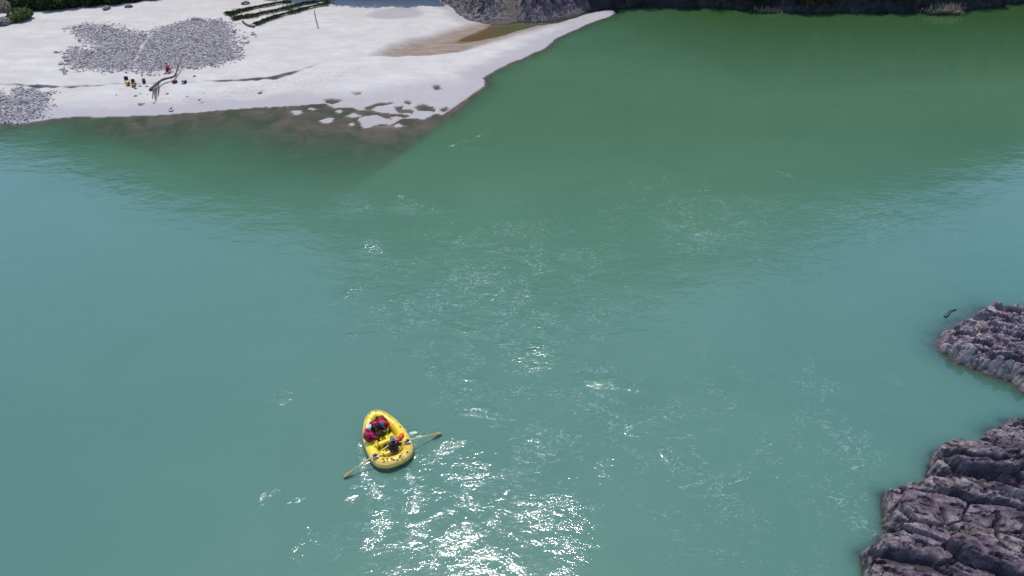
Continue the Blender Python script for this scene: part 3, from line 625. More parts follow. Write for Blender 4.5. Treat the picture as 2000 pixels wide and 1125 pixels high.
M['rust'] = cloth('orange_brown_cloth', (.32, .12, .05)); M['hair'] = simple('black_hair', (.012, .010, .009), .6)

# ------------------------------------------------------------------ the raft
bow = px(735, 800, .85); stern = px(765, 911, .2); mid = (bow + stern) / 2
dirv = Vector((bow.x - stern.x, bow.y - stern.y, 0)); LEN = dirv.length; hd = math.atan2(-dirv.x, dirv.y) + R(8)
cen = px(752, 853, .42); cen.z = 0
print('raft length', LEN, 'heading', math.degrees(hd), 'centre', cen)
print('raft width', (px(805, 858, .4) - px(703, 852, .4)).length)
RM = Matrix.Translation(cen) @ Matrix.Rotation(hd, 4, 'Z'); RI = RM.inverted()
raft = bpy.data.objects.new('raft', None); col.objects.link(raft); raft.location = cen; raft.rotation_euler = (0, 0, hd)
tag(raft, 'yellow inflatable oar raft with four people aboard, floating mid-river', 'raft')
L2 = LEN / 2
LEN = 3.55; L2 = LEN / 2
half = [(0, -1.48), (.40, -1.43), (.69, -1.17), (.79, -.70), (.78, -.05), (.69, .52), (.53, .96), (.34, 1.27), (.15, 1.43), (0, 1.47)]
def tz(y): return .24 + .34 * max(0, (y - .5) / (L2 - .5)) ** 1.6 + .10 * max(0, (-y - .9) / (L2 - .9)) ** 1.6
pts = [Vector((x, y, tz(y))) for x, y in half] + [Vector((-x, y, tz(y))) for x, y in half[-2:0:-1]]
cl = catmull(pts, 6); TR = .265
rad = [TR - .035 * max(0, (p.y - .7) / (L2 - .7)) for p in cl]
mk('main_tube', *ring(cl, rad, 18), M['raft'], raft)
def offring(off, dz, r, k=6):
    P = []
    n = len(cl)
    for i, p in enumerate(cl):
        t = (cl[(i + 1) % n] - cl[i - 1]).normalized(); a = t.cross(Vector((0, 0, 1))).normalized(); P.append(p + a * off + Vector((0, 0, dz)))
    return ring(P, r, k)
sg = 1 if (cl[2] - cl[0]).cross(Vector((0, 0, 1))).dot(Vector((0, -1, 0))) > 0 else -1
mk('rubbing_strake', *offring(sg * .258, -.08, .035), M['rub'], raft)
mk('grab_line', *offring(sg * .215, .155, .012, 5), M['rope'], raft)
# seam bands round the tube
for i in (4, 12, 20, 30, 41, 52, 64, 74, 84, 94):
    i = i % len(cl); p = cl[i]; t = (cl[(i + 1) % len(cl)] - cl[i - 1]).normalized()
    mk('seam_band', *tube([p - t * .02, p + t * .02], rad[i] + .004, 18, False), simple('seam_yellow', (.45, .32, .05)) if 'seam' not in M else M['seam'], raft)
    M.setdefault('seam', bpy.data.materials.get('seam_yellow'))
# floor with inflated lengthwise beams
nx_, ny_ = 56, 48; V = []; F = []
def halfw(y):
    ys_ = [p.y for p in cl if p.x >= 0]; xs_ = [p.x for p in cl if p.x >= 0]
    o = np.argsort(ys_); return float(np.interp(y, np.array(ys_)[o], np.array(xs_)[o]))
for j in range(ny_ + 1):
    y = -L2 + .32 + (2 * L2 - .66) * j / ny_; hw = halfw(y)
    for i in range(nx_ + 1):
        q = -1 + 2 * i / nx_; x = q * hw
        V.append((x, y, .10 + .055 * abs(math.sin(x / .155 * math.pi / 1)) ** .6 + .25 * max(0, (y - .7)) ** 2 * .35))
for j in range(ny_):
    for i in range(nx_): a = j * (nx_ + 1) + i; F.append((a, a + 1, a + nx_ + 2, a + nx_ + 1))
mk('floor', V, F, M['floor'], raft)
for y, r, m in ((-.30, .13, 'raft'), (.90, .12, 'raft'), (-1.0, .12, 'raft')):
    hw = halfw(y) - .1; V, F = tube([(-hw, y, .40), (-hw * .5, y, .40), (0, y, .40), (hw * .5, y, .40), (hw, y, .40)], r, 16)
    o = mk('thwart', V, F, M[m], raft)
    for sx in (-.45, .45):
        mk('strap', *tube([(sx - .02, y, .40), (sx + .02, y, .40)], r + .006, 16, False), M['strap'], o)
# lacing along the floor edge, d-rings, handles and chafe marks
for k in range(26):
    y = -L2 + .7 + k * .125
    if y > 1.1: break
    for s_ in (-1, 1):
        hw = halfw(y) - .17
        mk('lacing', *tube([(s_ * (hw + .06), y - .03, .26), (s_ * (hw - .06), y + .03, .18)], .014, 5), M['rope'], raft)
for q in (2, 8, 16, 26, 36, 50, 60, 72, 82, 92, 100, 106):
    i = q % len(cl); p = cl[i]; t = (cl[(i + 1) % len(cl)] - cl[i - 1]).normalized(); a = t.cross(Vector((0, 0, 1))).normalized() * sg
    c = p + (a * .35 + Vector((0, 0, .94))).normalized() * (rad[i] - .003); n_ = (a * .35 + Vector((0, 0, .94))).normalized(); b_ = n_.cross(t)
    o = mk('d_ring_patch', *tube([c, c + n_ * .012], [.055, .05], 10), M['strap'] if (q % 3) else M['raft'], raft)
    rr = [c + n_ * .03 + (t * math.cos(w_) + b_ * math.sin(w_)) * .03 for w_ in [2 * math.pi * g_ / 10 for g_ in range(10)]]
    mk('ring', *tube(rr + [rr[0]], .006, 5, False), M['steel'], o)
rngp = random.Random(4)
for k in range(9):
    ang_ = rngp.uniform(-.5, 1.2); y = -L2 + .27; i = (len(cl) + rngp.choice([-9, -6, -3, 0, 3, 5, 8, 11, 14])) % len(cl)
    p = cl[i]; t = (cl[(i + 1) % len(cl)] - cl[i - 1]).normalized(); a = t.cross(Vector((0, 0, 1))).normalized() * sg
    n_ = (a * ang_ + Vector((0, 0, 1))).normalized(); c = p + n_ * (rad[i] - .004)
    mk('chafe_patch', *tube([c, c + n_ * .010], [rngp.uniform(.03, .06)] * 2, 7), M['strap'], raft)
for s_ in (-1, 1):  # stern carry straps
    for q in range(3):
        y = -L2 + .5 + .22 * q; hw = halfw(y)
        mk('lashing', *tube([(s_ * (hw + .2), y - .05, tz(y) + .17), (s_ * hw, y, tz(y) + .27), (s_ * (hw - .22), y + .05, tz(y) + .16)], .018, 6), M['rope'] if q % 2 else M['strap'], raft)

# oars
PVL = px(733, 888, .66); PVR = px(795, 860, .66)
for nm, pv, tip in (('left', PVL, px(671, 931, .10)), ('right', PVR, px(862, 845, .10))):
    lp = RI @ pv
    o = mk('oar_mount', *rbox((lp.x, lp.y, lp.z - .12), (.13, .15, .07), 0, .5), M['patch'], raft)
    mk('oar_lock', *join(tube([(lp.x, lp.y, lp.z - .1), (lp.x, lp.y, lp.z - .02)], .02, 8), tube([(lp.x, lp.y - .05, lp.z + .06), (lp.x, lp.y - .045, lp.z - .02), (lp.x, lp.y + .045, lp.z - .02), (lp.x, lp.y + .05, lp.z + .06)], .012, 6)), M['black'], o)
    mk('buckle', *rbox((lp.x + .09, lp.y - .11, lp.z - .05), (.05, .03, .02), .3, .5), M['white'], o)
    d = (tip - pv).normalized(); inn = .92 if nm == 'left' else .62; hand = pv - d * inn; root = pv - d * (inn + .12)
    ob = bpy.data.objects.new('oar', None); col.objects.link(ob); ob.location = pv
    tag(ob, 'left oar trailing down-left from the raft, blade just clear of the water' if nm == 'left' else 'right oar reaching up-right from the raft across the white wake', 'oar', 'pair of wooden oars of the yellow raft')
    L = (tip - pv).length
    mk('shaft', *tube([root - pv, hand - pv, (0, 0, 0), d * (L - .5)], [.022, .024, .026, .022], 10), M['shaft'], ob)
    mk('grip', *tube([root - pv - d * .01, root - pv + d * .13], .027, 10), M['black'], ob)
    mk('stopper', *tube([d * -.05, d * .12], .032, 10), M['black'], ob)
    sd2 = d.cross(Vector((0, 0, 1))).normalized(); up = sd2.cross(d); V = []; F = []
    prof = [(-.58, .024), (-.50, .045), (-.40, .075), (-.2, .088), (-.05, .085), (0, .06)]
    for a_, w_ in prof:
        for sx, sz in ((-1, 0), (-.5, .012), (.0, .018), (.5, .012), (1, 0), (.5, -.012), (0, -.018), (-.5, -.012)):
            V.append(d * (L + a_) + sd2 * w_ * sx + up * sz * (1 if w_ > .03 else 1.2))
    for i in range(len(prof) - 1):
        for j in range(8): F.append((i * 8 + j, i * 8 + (j + 1) % 8, (i + 1) * 8 + (j + 1) % 8, (i + 1) * 8 + j))
    F.append(tuple(range(8))); F.append(tuple(40 + j for j in range(8)))
    mk('blade', V, F, M['blade'], ob)

# ------------------------------------------------------------------ people
def skin(name, V, E, Rr, m, parent=None, loc=None, root=0, sub=1):
    me = bpy.data.meshes.new(name); me.from_pydata([tuple(v) for v in V], E, []); me.update(); me.materials.append(m)
    o = bpy.data.objects.new(name, me); col.objects.link(o)
    if parent: o.parent = parent
    if loc is not None: o.location = loc
    md = o.modifiers.new('skin', 'SKIN'); md.use_smooth_shade = True
    for i, r in enumerate(Rr):
        sv = me.skin_vertices[0].data[i]; sv.radius = (r, r) if not hasattr(r, '__len__') else r; sv.use_root = (i == root)
    o.modifiers.new('sub', 'SUBSURF').levels = sub; o.modifiers['sub'].render_levels = sub
    return o
def ik(a, b, l1, l2, hint):
    d = b - a; L = min(d.length, (l1 + l2) * .985); dn = d.normalized(); b2 = a + dn * L
    x = (l1 * l1 - l2 * l2 + L * L) / (2 * L); h = math.sqrt(max(l1 * l1 - x * x, 0)); hp = (hint - dn * hint.dot(dn)).normalized()
    return a + dn * x + hp * h, b2
def person(label, pel, face, lean, hands, feet, looks, top, vest, trousers, helmet, head_tilt=0., M0=RM, rotz=None, s=1.0, hair=False, group=None):
    """pel, hands, feet in raft coordinates; face: heading the chest points to; lean: forward lean"""
    f = Vector((math.cos(face), math.sin(face), 0)); rt = Vector((f.y, -f.x, 0)); up = Vector((0, 0, 1))
    pel = Vector(pel); tu = (up * math.cos(lean) + f * math.sin(lean)); tf = (f * math.cos(lean) - up * math.sin(lean))
    P = {}
    P['pel'] = pel; P['waist'] = pel + tu * .17 * s; P['chest'] = pel + tu * .36 * s; P['up'] = pel + tu * .47 * s
    P['neck'] = pel + tu * .56 * s; hu = (up * math.cos(lean * .5 + head_tilt) + f * math.sin(lean * .5 + head_tilt)); hf = (f * math.cos(lean * .5 + head_tilt) - up * math.sin(lean * .5 + head_tilt))
    P['jaw'] = P['neck'] + hu * .09 * s + hf * .02; P['head'] = P['neck'] + hu * .17 * s + hf * .012; P['crown'] = P['neck'] + hu * .235 * s
    P['nose'] = P['head'] + hf * .098 * s - hu * .02
    names = ['pel', 'waist', 'chest', 'up', 'neck', 'jaw', 'head', 'crown', 'nose']; V = [P[k] for k in names]
    rad = [.125, .12, .14, .11, .052, .07, .088, .06, .013]; E = [(0, 1), (1, 2), (2, 3), (3, 4), (4, 5), (5, 6), (6, 7), (6, 8)]
    lim = {}
    for q, sg_ in (('l', -1), ('r', 1)):
        sh = P['up'] + rt * sg_ * .185 * s - up * .01; ht = Vector(hands[0 if sg_ < 0 else 1])
        el, wr = ik(sh, ht, .29 * s, .26 * s, (rt * sg_ * .7 - up * .8 - f * .2))
        i0 = len(V); V += [sh, el, wr]; rad += [.062, .043, .029]; E += [(3, i0), (i0, i0 + 1), (i0 + 1, i0 + 2)]
        d = (wr - el).normalized(); sd3 = d.cross(up).normalized() if abs(d.dot(up)) < .95 else rt; dn = sd3.cross(d).normalized()
        if dn.dot(up) > 0: dn = -dn
        pm = wr + d * .06; ip = len(V); V.append(pm); rad.append(.034); E.append((i0 + 2, ip))
        for k in range(4):
            off = sd3 * (-.033 + .022 * k); Lf = (.03, .036, .034, .026)[k]
            b0 = pm + d * .035 + off; j = len(V); V += [b0, b0 + d * Lf + dn * .012, b0 + d * Lf * .9 + dn * .045]; rad += [.0095, .009, .0085]
            E += [(ip, j), (j, j + 1), (j + 1, j + 2)]
        b0 = wr + d * .03 + sd3 * -.042 * sg_; j = len(V); V += [b0, b0 + d * .03 + dn * .025 - sd3 * .012 * sg_]; rad += [.011, .0095]; E += [(ip, j), (j, j + 1)]
        hp = pel + rt * sg_ * .095 * s; ft = Vector(feet[0 if sg_ < 0 else 1])
        kn, an = ik(hp, ft, .43 * s, .42 * s, (up * .9 + f * .5 + rt * sg_ * .35))
        i1 = len(V); V += [hp, kn, an]; rad += [.092, .062, .043]; E += [(0, i1), (i1, i1 + 1), (i1 + 1, i1 + 2)]
        ff = Vector((an - hp)); ff.z = 0; ff = (ff.normalized() if ff.length > .05 else f)
        V.append(an + ff * .15 - up * .03); rad.append(.036); E.append((i1 + 2, len(V) - 1))
        lim[q] = (sh, el, wr, hp, kn, an, ff)
    W = lambda v: (M0.to_3x3() @ v); org = M0 @ pel
    toL = lambda v: W(Vector(v) - pel)
    body = skin('person', [toL(v) for v in V], E, rad, M['skin'], loc=org)
    tag(body, label, 'person', group)
    # jacket: torso and arms
    JV = [P['pel'] + tu * .02, P['waist'], P['chest'], P['up'], P['neck'] - tu * .015]; JR = [.150, .150, .168, .125, .068]; JE = [(0, 1), (1, 2), (2, 3), (3, 4)]
    for q in 'lr':
        sh, el, wr = lim[q][:3]; i = len(JV); JV += [sh, el, el.lerp(wr, .9)]; JR += [.078, .062, .048]; JE += [(3, i), (i, i + 1), (i + 1, i + 2)]
    skin('jacket', [toL(v) for v in JV], JE, JR, top, body)
    TV = [P['pel'] - tu * .02, P['pel'] + tu * .06]; TRr = [.152, .150]; TE = [(0, 1)]
    for q in 'lr':
        hp, kn, an = lim[q][3:6]; i = len(TV); TV += [hp, kn, kn.lerp(an, .93)]; TRr += [.112, .083, .062]; TE += [(0, i), (i, i + 1), (i + 1, i + 2)]
    skin('trousers', [toL(v) for v in TV], TE, TRr, trousers, body)
    for q in 'lr':
        an, ff = lim[q][5], lim[q][6]
        mk('shoe', *tube([toL(an - ff * .05 - up * .02), toL(an + ff * .08 - up * .03), toL(an + ff * .19 - up * .045)], [.052, .05, .038], 8), M['black'], body)
    if vest:
        skin('life_jacket', [toL(v) for v in (P['pel'] + tu * .10, P['waist'] + tu * .02, P['chest'], P['up'] + tu * .0)], [(0, 1), (1, 2), (2, 3)], [.178, .185, .20, .155], vest, body)
        mk('collar', *tube([toL(P['neck'] + rt * .12 - tu * .03), toL(P['neck'] - tf * .11 + tu * .01), toL(P['neck'] - rt * .12 - tu * .03)], [.04, .055, .04], 8), vest, body)
        for z_ in (.14, .26, .38):
            c_ = P['pel'] + tu * z_ * s; rr = [toL(c_ + (rt * math.cos(a_) + tf * math.sin(a_)) * (.187 + .02 * (z_ > .2))) for a_ in [2 * math.pi * g_ / 16 for g_ in range(17)]]
            mk('belt', *tube(rr, .014, 6, False), M['black'], body)
    hc = toL(P['head'] + hu * .035); hm = W(hu)
    if helmet:
        V2, F2 = [], []; ax = W(rt); fw = W(hf)
        for i in range(7):
            a_ = math.pi * .56 * i / 6
            for j in range(16):
                b_ = 2 * math.pi * j / 16
                V2.append(hc + hm * .135 * math.cos(a_) + (ax * .118 * math.cos(b_) + fw * .138 * math.sin(b_)) * math.sin(a_))
        for i in range(6):
            for j in range(16): F2.append((i * 16 + j, (i + 1) * 16 + j, (i + 1) * 16 + (j + 1) % 16, i * 16 + (j + 1) % 16))
        h_ = mk('helmet', V2, F2, helmet, body)
        for k in (-.05, 0, .05):
            mk('vent', *rbox(hc + hm * .132 + ax * k, (.012, .035, .008), math.atan2(fw.y, fw.x) - math.pi / 2, .6), M['black'], h_)
        for g_ in (-1, 1):
            mk('chin_strap', *tube([hc + ax * .108 * g_ - hm * .01, toL(P['jaw'] + hf * .03 - hu * .03)], .008, 5), M['black'], body)
    if hair:
        V2, F2 = ball((0, 0, 0), (.098, .098, .09), 12, 8); mk('hair', [hc - W(hf) * .018 + v for v in V2], F2, M['hair'], body)
    for g_ in (-1, 1):
        V2, F2 = ball(toL(P['head'] + hf * .082 + rt * .032 * g_ + hu * .012), .012, 8, 6); mk('eye', V2, F2, M['white'], body)
        V2, F2 = ball(toL(P['head'] + rt * .092 * g_ - hu * .005), (.012, .022, .03), 8, 6); mk('ear', V2, F2, M['skin'], body)
    mk('mouth', *tube([toL(P['jaw'] + hf * .068 - rt * .022 + hu * .01), toL(P['jaw'] + hf * .074 + hu * .008), toL(P['jaw'] + hf * .068 + rt * .022 + hu * .01)], .006, 5), M['maroon'], body)
    return body
def Zr(zx, zy, z):
    """place in the raft from the enlarged detail view, in raft coordinates"""
    return RI @ px(640 + zx / 6.25, 770 + zy / 6.25, z)
hL = RI @ (PVL - (px(671, 931, .10) - PVL).normalized() * .95); hR = RI @ (PVR - (px(862, 845, .10) - PVR).normalized() * .65)
print('hands', hL, hR)
rp = Vector((.10, -1.06, .52))
person('rower in black life jacket and blue-grey helmet between the two oars', rp, math.pi / 2, .12, (hL, hR), ((-.16, -.34, .22), (.40, -.30, .22)), None,
       M['navy'], M['blackc'], M['blackc'], M['greyhelm'])
mk_b = mk('dry_bag', *join(tube([(-.34, 0, 0), (-.30, .0, 0), (.28, .0, 0), (.34, 0, 0)], [.05, .095, .095, .05], 12)), M['orange'])
c = RM @ (Zr(870, 545, .55)); mk_b.location = (c.x, c.y, .60); mk_b.rotation_euler = (0, 0, hd + R(30)); tag(mk_b, 'orange-red rolled dry bag under the right oar beside the rower', 'dry bag')
mk('closure_strap', *tube([(-.02, 0, 0), (.02, 0, 0)], .1, 12, False), M['black'], mk_b)
b2 = mk('dry_bag', *tube([(-.26, 0, 0), (-.22, 0, 0), (.22, 0, 0), (.27, 0, 0)], [.05, .12, .12, .05], 12), M['maroon'])
c = RM @ (Zr(870, 610, .3)); b2.location = (c.x, c.y, .30); b2.rotation_euler = (0, 0, hd + R(15)); tag(b2, 'dark red bag in shade behind the orange-red roll in the raft', 'dry bag')
mk('closure_strap', *tube([(-.02, 0, 0), (.02, 0, 0)], .123, 12, False), M['black'], b2)
b3 = mk('throw_bag', *rbox((0, 0, 0), (.17, .11, .09), 0, .6), M['patch']); c = RM @ Zr(825, 725, .26); b3.location = (c.x, c.y, .26); b3.rotation_euler = (0, 0, hd + .3)
tag(b3, 'small dull purple bag on the raft floor by the stern tube', 'bag'); mk('drawstring', *tube([(-.17, 0, .0), (-.2, .03, .02), (-.23, 0, -.01)], .012, 5), M['rope'], b3)
# passenger in magenta on the left tube
pc = Vector((-.84, .10, .62))
person('passenger in magenta and red jacket with white helmet, on the left tube', pc, R(18), .30, ((-.46, .50, .55), (-.36, .02, .50)), ((-.32, .34, .22), (-.28, .0, .22)), None,
       M['pink'], M['red'], M['maroon'], M['white'], s=.98)
pa = Vector((.16, 1.06, .62))
person('passenger in bright red jacket with navy helmet, seated on the right of the bow', pa, R(-100), 1.32, ((.30, .40, .42), (.02, .42, .42)), ((.34, .52, .24), (.10, .50, .24)), None,
       M['red'], M['red'], M['blackc'], M['navyhelm'], s=.98)
pb = Vector((-.26, .92, .60))
person('passenger in dark jacket and magenta life vest, seated on the left of the bow', pb, R(-84), 1.1, ((-.10, .42, .44), (-.34, .42, .44)), ((-.06, .44, .24), (-.30, .44, .24)), None,
       M['blackc'], M['pink'], M['navy'], M['blackc'], s=.95)

# ------------------------------------------------------------------ stones
bm = bmesh.new(); bmesh.ops.create_icosphere(bm, subdivisions=1, radius=1); bm.verts.ensure_lookup_table()
IV = np.array([v.co[:] for v in bm.verts]); IF = np.array([[v.index for v in f.verts] for f in bm.faces]); bm.free()
def stones(name, P, n, lo, hi, seed, label, warp=.6, skip=None, edge=0.):
    r = np.random.default_rng(seed); lo2, hi2 = P.min(0) - 1.5, P.max(0) + 1.5
    q = r.uniform(lo2, hi2, (n * 5, 2)); x, y = q[:, 0], q[:, 1]
    s = sdp(x + warp * fbm(x * .5, y * .5, 3, 3), y + warp * fbm(x * .5, y * .5, 3, 8), P)
    pr = ss(s + .8 * fbm(x * .9, y * .9, 3, seed + 5), -edge - .9, 1.2) * (.8 + .5 * fbm(x * .4, y * .4, 3, seed))
    if skip is not None: pr = pr * (1 - .72 * np.exp(-(sdline(x, y, skip)[0] / .32) ** 2))
    k = (r.random(len(x)) < pr); x, y = x[k][:n], y[k][:n]; n = len(x)
    sz = lo + (hi - lo) * r.random(n) ** 2.5
    z = ground(x[:, None], y[:, None])[:, 0]
    a = r.uniform(0, 6.28, n); sc3 = np.stack([sz * r.uniform(.8, 1.5, n), sz * r.uniform(.6, 1., n), sz * r.uniform(.4, .75, n)], 1)
    V = IV[None] * (1 + .28 * r.standard_normal((n, len(IV), 1))) * sc3[:, None, :]
    ca, sa = np.cos(a)[:, None], np.sin(a)[:, None]
    W_ = np.stack([V[..., 0] * ca - V[..., 1] * sa + x[:, None], V[..., 0] * sa + V[..., 1] * ca + y[:, None], V[..., 2] + (z + sz * .22)[:, None]], -1)
    F_ = (IF[None] + (np.arange(n) * len(IV))[:, None, None]).reshape(-1, 3)
    o = mk_np(name, W_.reshape(-1, 3), F_, M['stone'], smooth=False); attr(o, 'rnd', np.repeat(r.random(n), len(IV)))
    tag(o, label, 'pebbles', kind='stuff'); return o
stones('pebble_field', GRAV1, 26000, .03, .13, 5, 'broad patch of grey cobbles on the pale sandbar behind the driftwood', skip=PATH, edge=.7)
stones('pebble_field', GRAV2, 8500, .04, .15, 6, 'grey cobbles at the water edge in the left corner of the beach', edge=.2)
proto = []
for k in range(5):
    r = np.random.default_rng(60 + k); bm = bmesh.new(); bmesh.ops.create_icosphere(bm, subdivisions=2, radius=1)
    for v in bm.verts:
        n_ = v.co.copy(); v.co = n_ * (1 + .25 * float(perlin(np.array([n_.x * 1.3 + k * 5]), np.array([n_.y * 1.3 + n_.z * 2]), 70 + k)[0])); v.co.z *= .6; v.co.x *= 1.25
    me = bpy.data.meshes.new('stone'); bm.to_mesh(me); bm.free(); me.materials.append(M['stone'])
    at_ = me.attributes.new('rnd', 'FLOAT', 'POINT'); at_.data.foreach_set('value', [.12 + .12 * k] * len(me.vertices)); proto.append(me)
def stone(u, v, s, label, group):
    p = on_ground(u, v); o = bpy.data.objects.new('stone', random.choice(proto)); col.objects.link(o); o.location = p + Vector((0, 0, s * .2)); o.scale = (s, s * random.uniform(.6, 1), s * random.uniform(.6, 1))
    o.rotation_euler = (0, 0, random.uniform(0, 6.28)); tag(o, label, 'stone', group)
rs = random.Random(12)
for k in range(34):
    u = rs.uniform(124, 205) if k < 26 else rs.uniform(120, 160); v = rs.uniform(92, 120) if k < 20 else rs.uniform(118, 147)
    stone(u, v, rs.uniform(.12, .25), 'loose grey stone scattered left of the cobble patch', 'loose stones left of the cobble patch')
for k in range(30):
    t_ = rs.random(); stone(450 + 42 * t_ + rs.uniform(-12, 12), 98 - 34 * t_ + rs.uniform(-10, 10), rs.uniform(.10, .2), 'loose grey stone scattered right of the cobble patch', 'loose stones right of the cobble patch')
for k in range(16):
    stone(rs.uniform(225, 420), rs.uniform(182, 204), rs.uniform(.06, .13), 'small dark stone on the damp sand below the ledge', 'small stones on the damp sand')
stone(110, 103, .26, 'lone grey stone on bare sand, farthest left of the cobble patch', None)
stone(274, 204, .22, 'lone dark stone on damp sand below the driftwood, nearest the water', None)
stone(508, 182, .2, 'lone dark stone on trodden sand below the long dark ledge', None)
stone(334, 216, .2, 'dark stone at the water line right of the driftwood', None)
stone(382, 38.5, .42, 'left of two dark stones on sand above the cobble patch', None)
stone(390, 38, .36, 'right of two dark stones on sand above the cobble patch', None)

# ------------------------------------------------------------------ driftwood and floating log
def wood(name, pts, r0, r1, m, k=7, seed=0):
    rr = random.Random(seed); P = catmull(pts, 5, False); n = len(P)
    return tube(P, [(r0 + (r1 - r0) * i / (n - 1)) * rr.uniform(.85, 1.15) for i in range(n)], k)
def dz(zx, zy, h=0.):
    p = on_ground(200 + zx / 10, 110 + zy / 10); return p + Vector((0, 0, h))
root = bpy.data.objects.new('driftwood_tree', None); col.objects.link(root); root.location = dz(1100, 600)
tag(root, 'long dark driftwood trunk lying across the white sand, branches spread toward the water', 'driftwood')
rel = lambda p: p - root.location
mk('trunk', *wood('t', [rel(dz(930, 680, .10)), rel(dz(1060, 615, .30)), rel(dz(1200, 530, .38)), rel(dz(1380, 465, .30)), rel(dz(1450, 400, .22))], .14, .08, M['drift'], seed=1), M['drift'], root)
mk('branch', *wood('b', [rel(dz(1440, 405, .22)), rel(dz(1500, 330, .5)), rel(dz(1555, 250, .8))], .10, .05, M['drift'], seed=2), M['drift'], root)
for k, (a, b_, e) in enumerate([((1010, 640), (1000, 730), (978, 830)), ((1040, 630), (1030, 740), (1030, 860)), ((1070, 620), (1060, 750), (1052, 880)), ((1095, 610), (1105, 700), (1085, 790)), ((1120, 600), (1110, 640), (1110, 700))]):
    mk('branch', *wood('b', [rel(dz(*a, .28)), rel(dz(*b_, .22)), rel(dz(*e, .03))], .05, .025, M['drift'], 6, seed=k + 5), M['drift'], root)
def lone_wood(pts, r0, r1, label, m='drift', twig=None, cat='driftwood', hs=None):
    P = [(on_ground(u, v) if m != 'wetlog' else px(u, v, 0)) + Vector((0, 0, (r0 if m != 'wetlog' else .02) + (hs[i] if hs else 0))) for i, (u, v) in enumerate(pts)]; o0 = P[0].copy()
    V, F = wood('w', [p - o0 for p in P], r0, r1, None, seed=len(label)); o = mk('driftwood', V, F, M[m], loc=o0); tag(o, label, cat)
    if twig:
        for a, b_ in twig: mk('branch', *wood('b', [P[a] - o0, P[a] - o0 + Vector(b_) * .6, P[a] - o0 + Vector(b_)], r0 * .5, r0 * .25, None, 6, seed=3), M[m], o)
    return o
lone_wood([(474, 43), (481, 49), (488, 52), (497, 54)], .10, .13, 'short curved dark branch lying beside the scrub strips', twig=[(2, (.5, .3, .3))])
lone_wood([(622, 56), (618, 42), (614, 24)], .05, .035, 'thin pale stick leaning out of the shade onto the sand', hs=[0, .4, .9])
lone_wood([(332, 214), (336, 211)], .05, .04, 'small dark stick at the water line right of the driftwood')
lone_wood([(1845.5, 620), (1852, 614), (1856, 608.5), (1860, 607), (1867, 605)], .10, .06, 'small crooked dark log floating off the pale rock point', 'wetlog', cat='floating log')

# ------------------------------------------------------------------ camp things on the sand
def camp(name, zx, zy, parts, label, cat, rz=0., group=None, h=0.):
    """parts: (part name, verts/faces, material), first is the body"""
    p = dz(zx, zy, h); o = mk(name, *parts[0][1], parts[0][2], loc=p); o.rotation_euler = (0, 0, rz); o.scale = (.78, .78, .78); tag(o, label, cat, group)
    for nm, g_, m in parts[1:]: mk(nm, *g_, m, o)
    return o
def pack(w_, d_, h_, m, m2):
    return [('b', rbox((0, 0, h_), (w_, d_, h_), 0, .5), m), ('pocket', rbox((0, -d_ * .95, h_ * .7), (w_ * .7, d_ * .35, h_ * .5), 0, .5), m2),
            ('flap', rbox((0, 0, h_ * 1.85), (w_ * .9, d_ * .95, h_ * .25), 0, .6), m2), ('strap', tube([(-w_ * .5, d_, h_ * 1.7), (-w_ * .5, d_ * 1.4, h_), (-w_ * .5, d_, h_ * .3)], .03, 6), M['black'])]
camp('backpack', 475, 470, pack(.24, .2, .24, M['blackc'], M['navy']), 'black backpack on the sand, top left of the camp pile', 'backpack', .4)
camp('backpack', 498, 545, pack(.26, .2, .16, M['maroon'], M['mustard']), 'dark brown bag with mustard flap below the black backpack', 'bag', -.2)
camp('dry_bag', 500, 512, [('b', tube([(-.25, 0, .14), (-.2, 0, .14), (.2, 0, .14), (.25, 0, .14)], [.06, .14, .14, .06], 10), M['mustard']), ('closure_strap', tube([(-.02, 0, .14), (.02, 0, .14)], .145, 10, False), M['black'])], 'mustard dry bag lying between the two left camp bags', 'dry bag', -.3)
camp('backpack', 605, 510, pack(.22, .18, .2, M['olive'], M['blackc']), 'dark olive backpack in the middle of the camp pile', 'backpack', .2)
camp('dry_bag', 640, 545, [('b', tube([(-.28, 0, .13), (-.22, 0, .13), (.2, 0, .13), (.25, 0, .13)], [.06, .13, .13, .06], 10), M['rust']), ('closure_strap', tube([(.05, 0, .13), (.09, 0, .13)], .135, 10, False), M['black'])], 'orange-brown dry bag leaning by the olive backpack', 'dry bag', -.8)
camp('backpack', 615, 600, pack(.24, .16, .13, M['khaki'], M['maroon']), 'low khaki bag nearest the water in the camp pile', 'bag', .5)
camp('paddle_bag', 815, 500, [('b', rbox((0, 0, .14), (.2, .55, .14), 0, .5), M['blackc']), ('flap', rbox((0, .25, .22), (.19, .28, .09), 0, .6), M['olive']), ('handle', tube([(-.1, .0, .27), (0, 0, .36), (.1, 0, .27)], .02, 6), M['black'])], 'long black and olive bag lying right of the camp pile', 'bag', .45)
for k, (zx, zy, lb) in enumerate([(515, 580, 'pair of dark sandals below the brown bag'), (645, 632, 'pair of dark sandals lowest in the camp pile'), (735, 588, 'pair of dark sandals between the camp pile and the long bag'), (868, 590, 'pair of dark sandals right below the long black bag')]):
    camp('sandals', zx, zy, [('b', rbox((-.09, 0, .03), (.06, .15, .03), 0, .6), M['olive']), ('sandal', rbox((.09, .05, .03), (.06, .15, .03), .1, .6), M['olive']), ('strap', tube([(-.14, .03, .05), (-.09, .03, .1), (-.04, .03, .05)], .015, 5), M['black'])], lb, 'sandals', -1.1 + .3 * k)
camp('backpack', 1420, 520, pack(.32, .22, .16, M['blackc'], M['maroon']), 'black bag on the sand against the driftwood trunk end', 'bag', .3)
camp('backpack', 1605, 520, pack(.28, .24, .2, M['navy'], M['teal']), 'navy bag with pale blue flap right of the driftwood', 'bag', -.3)
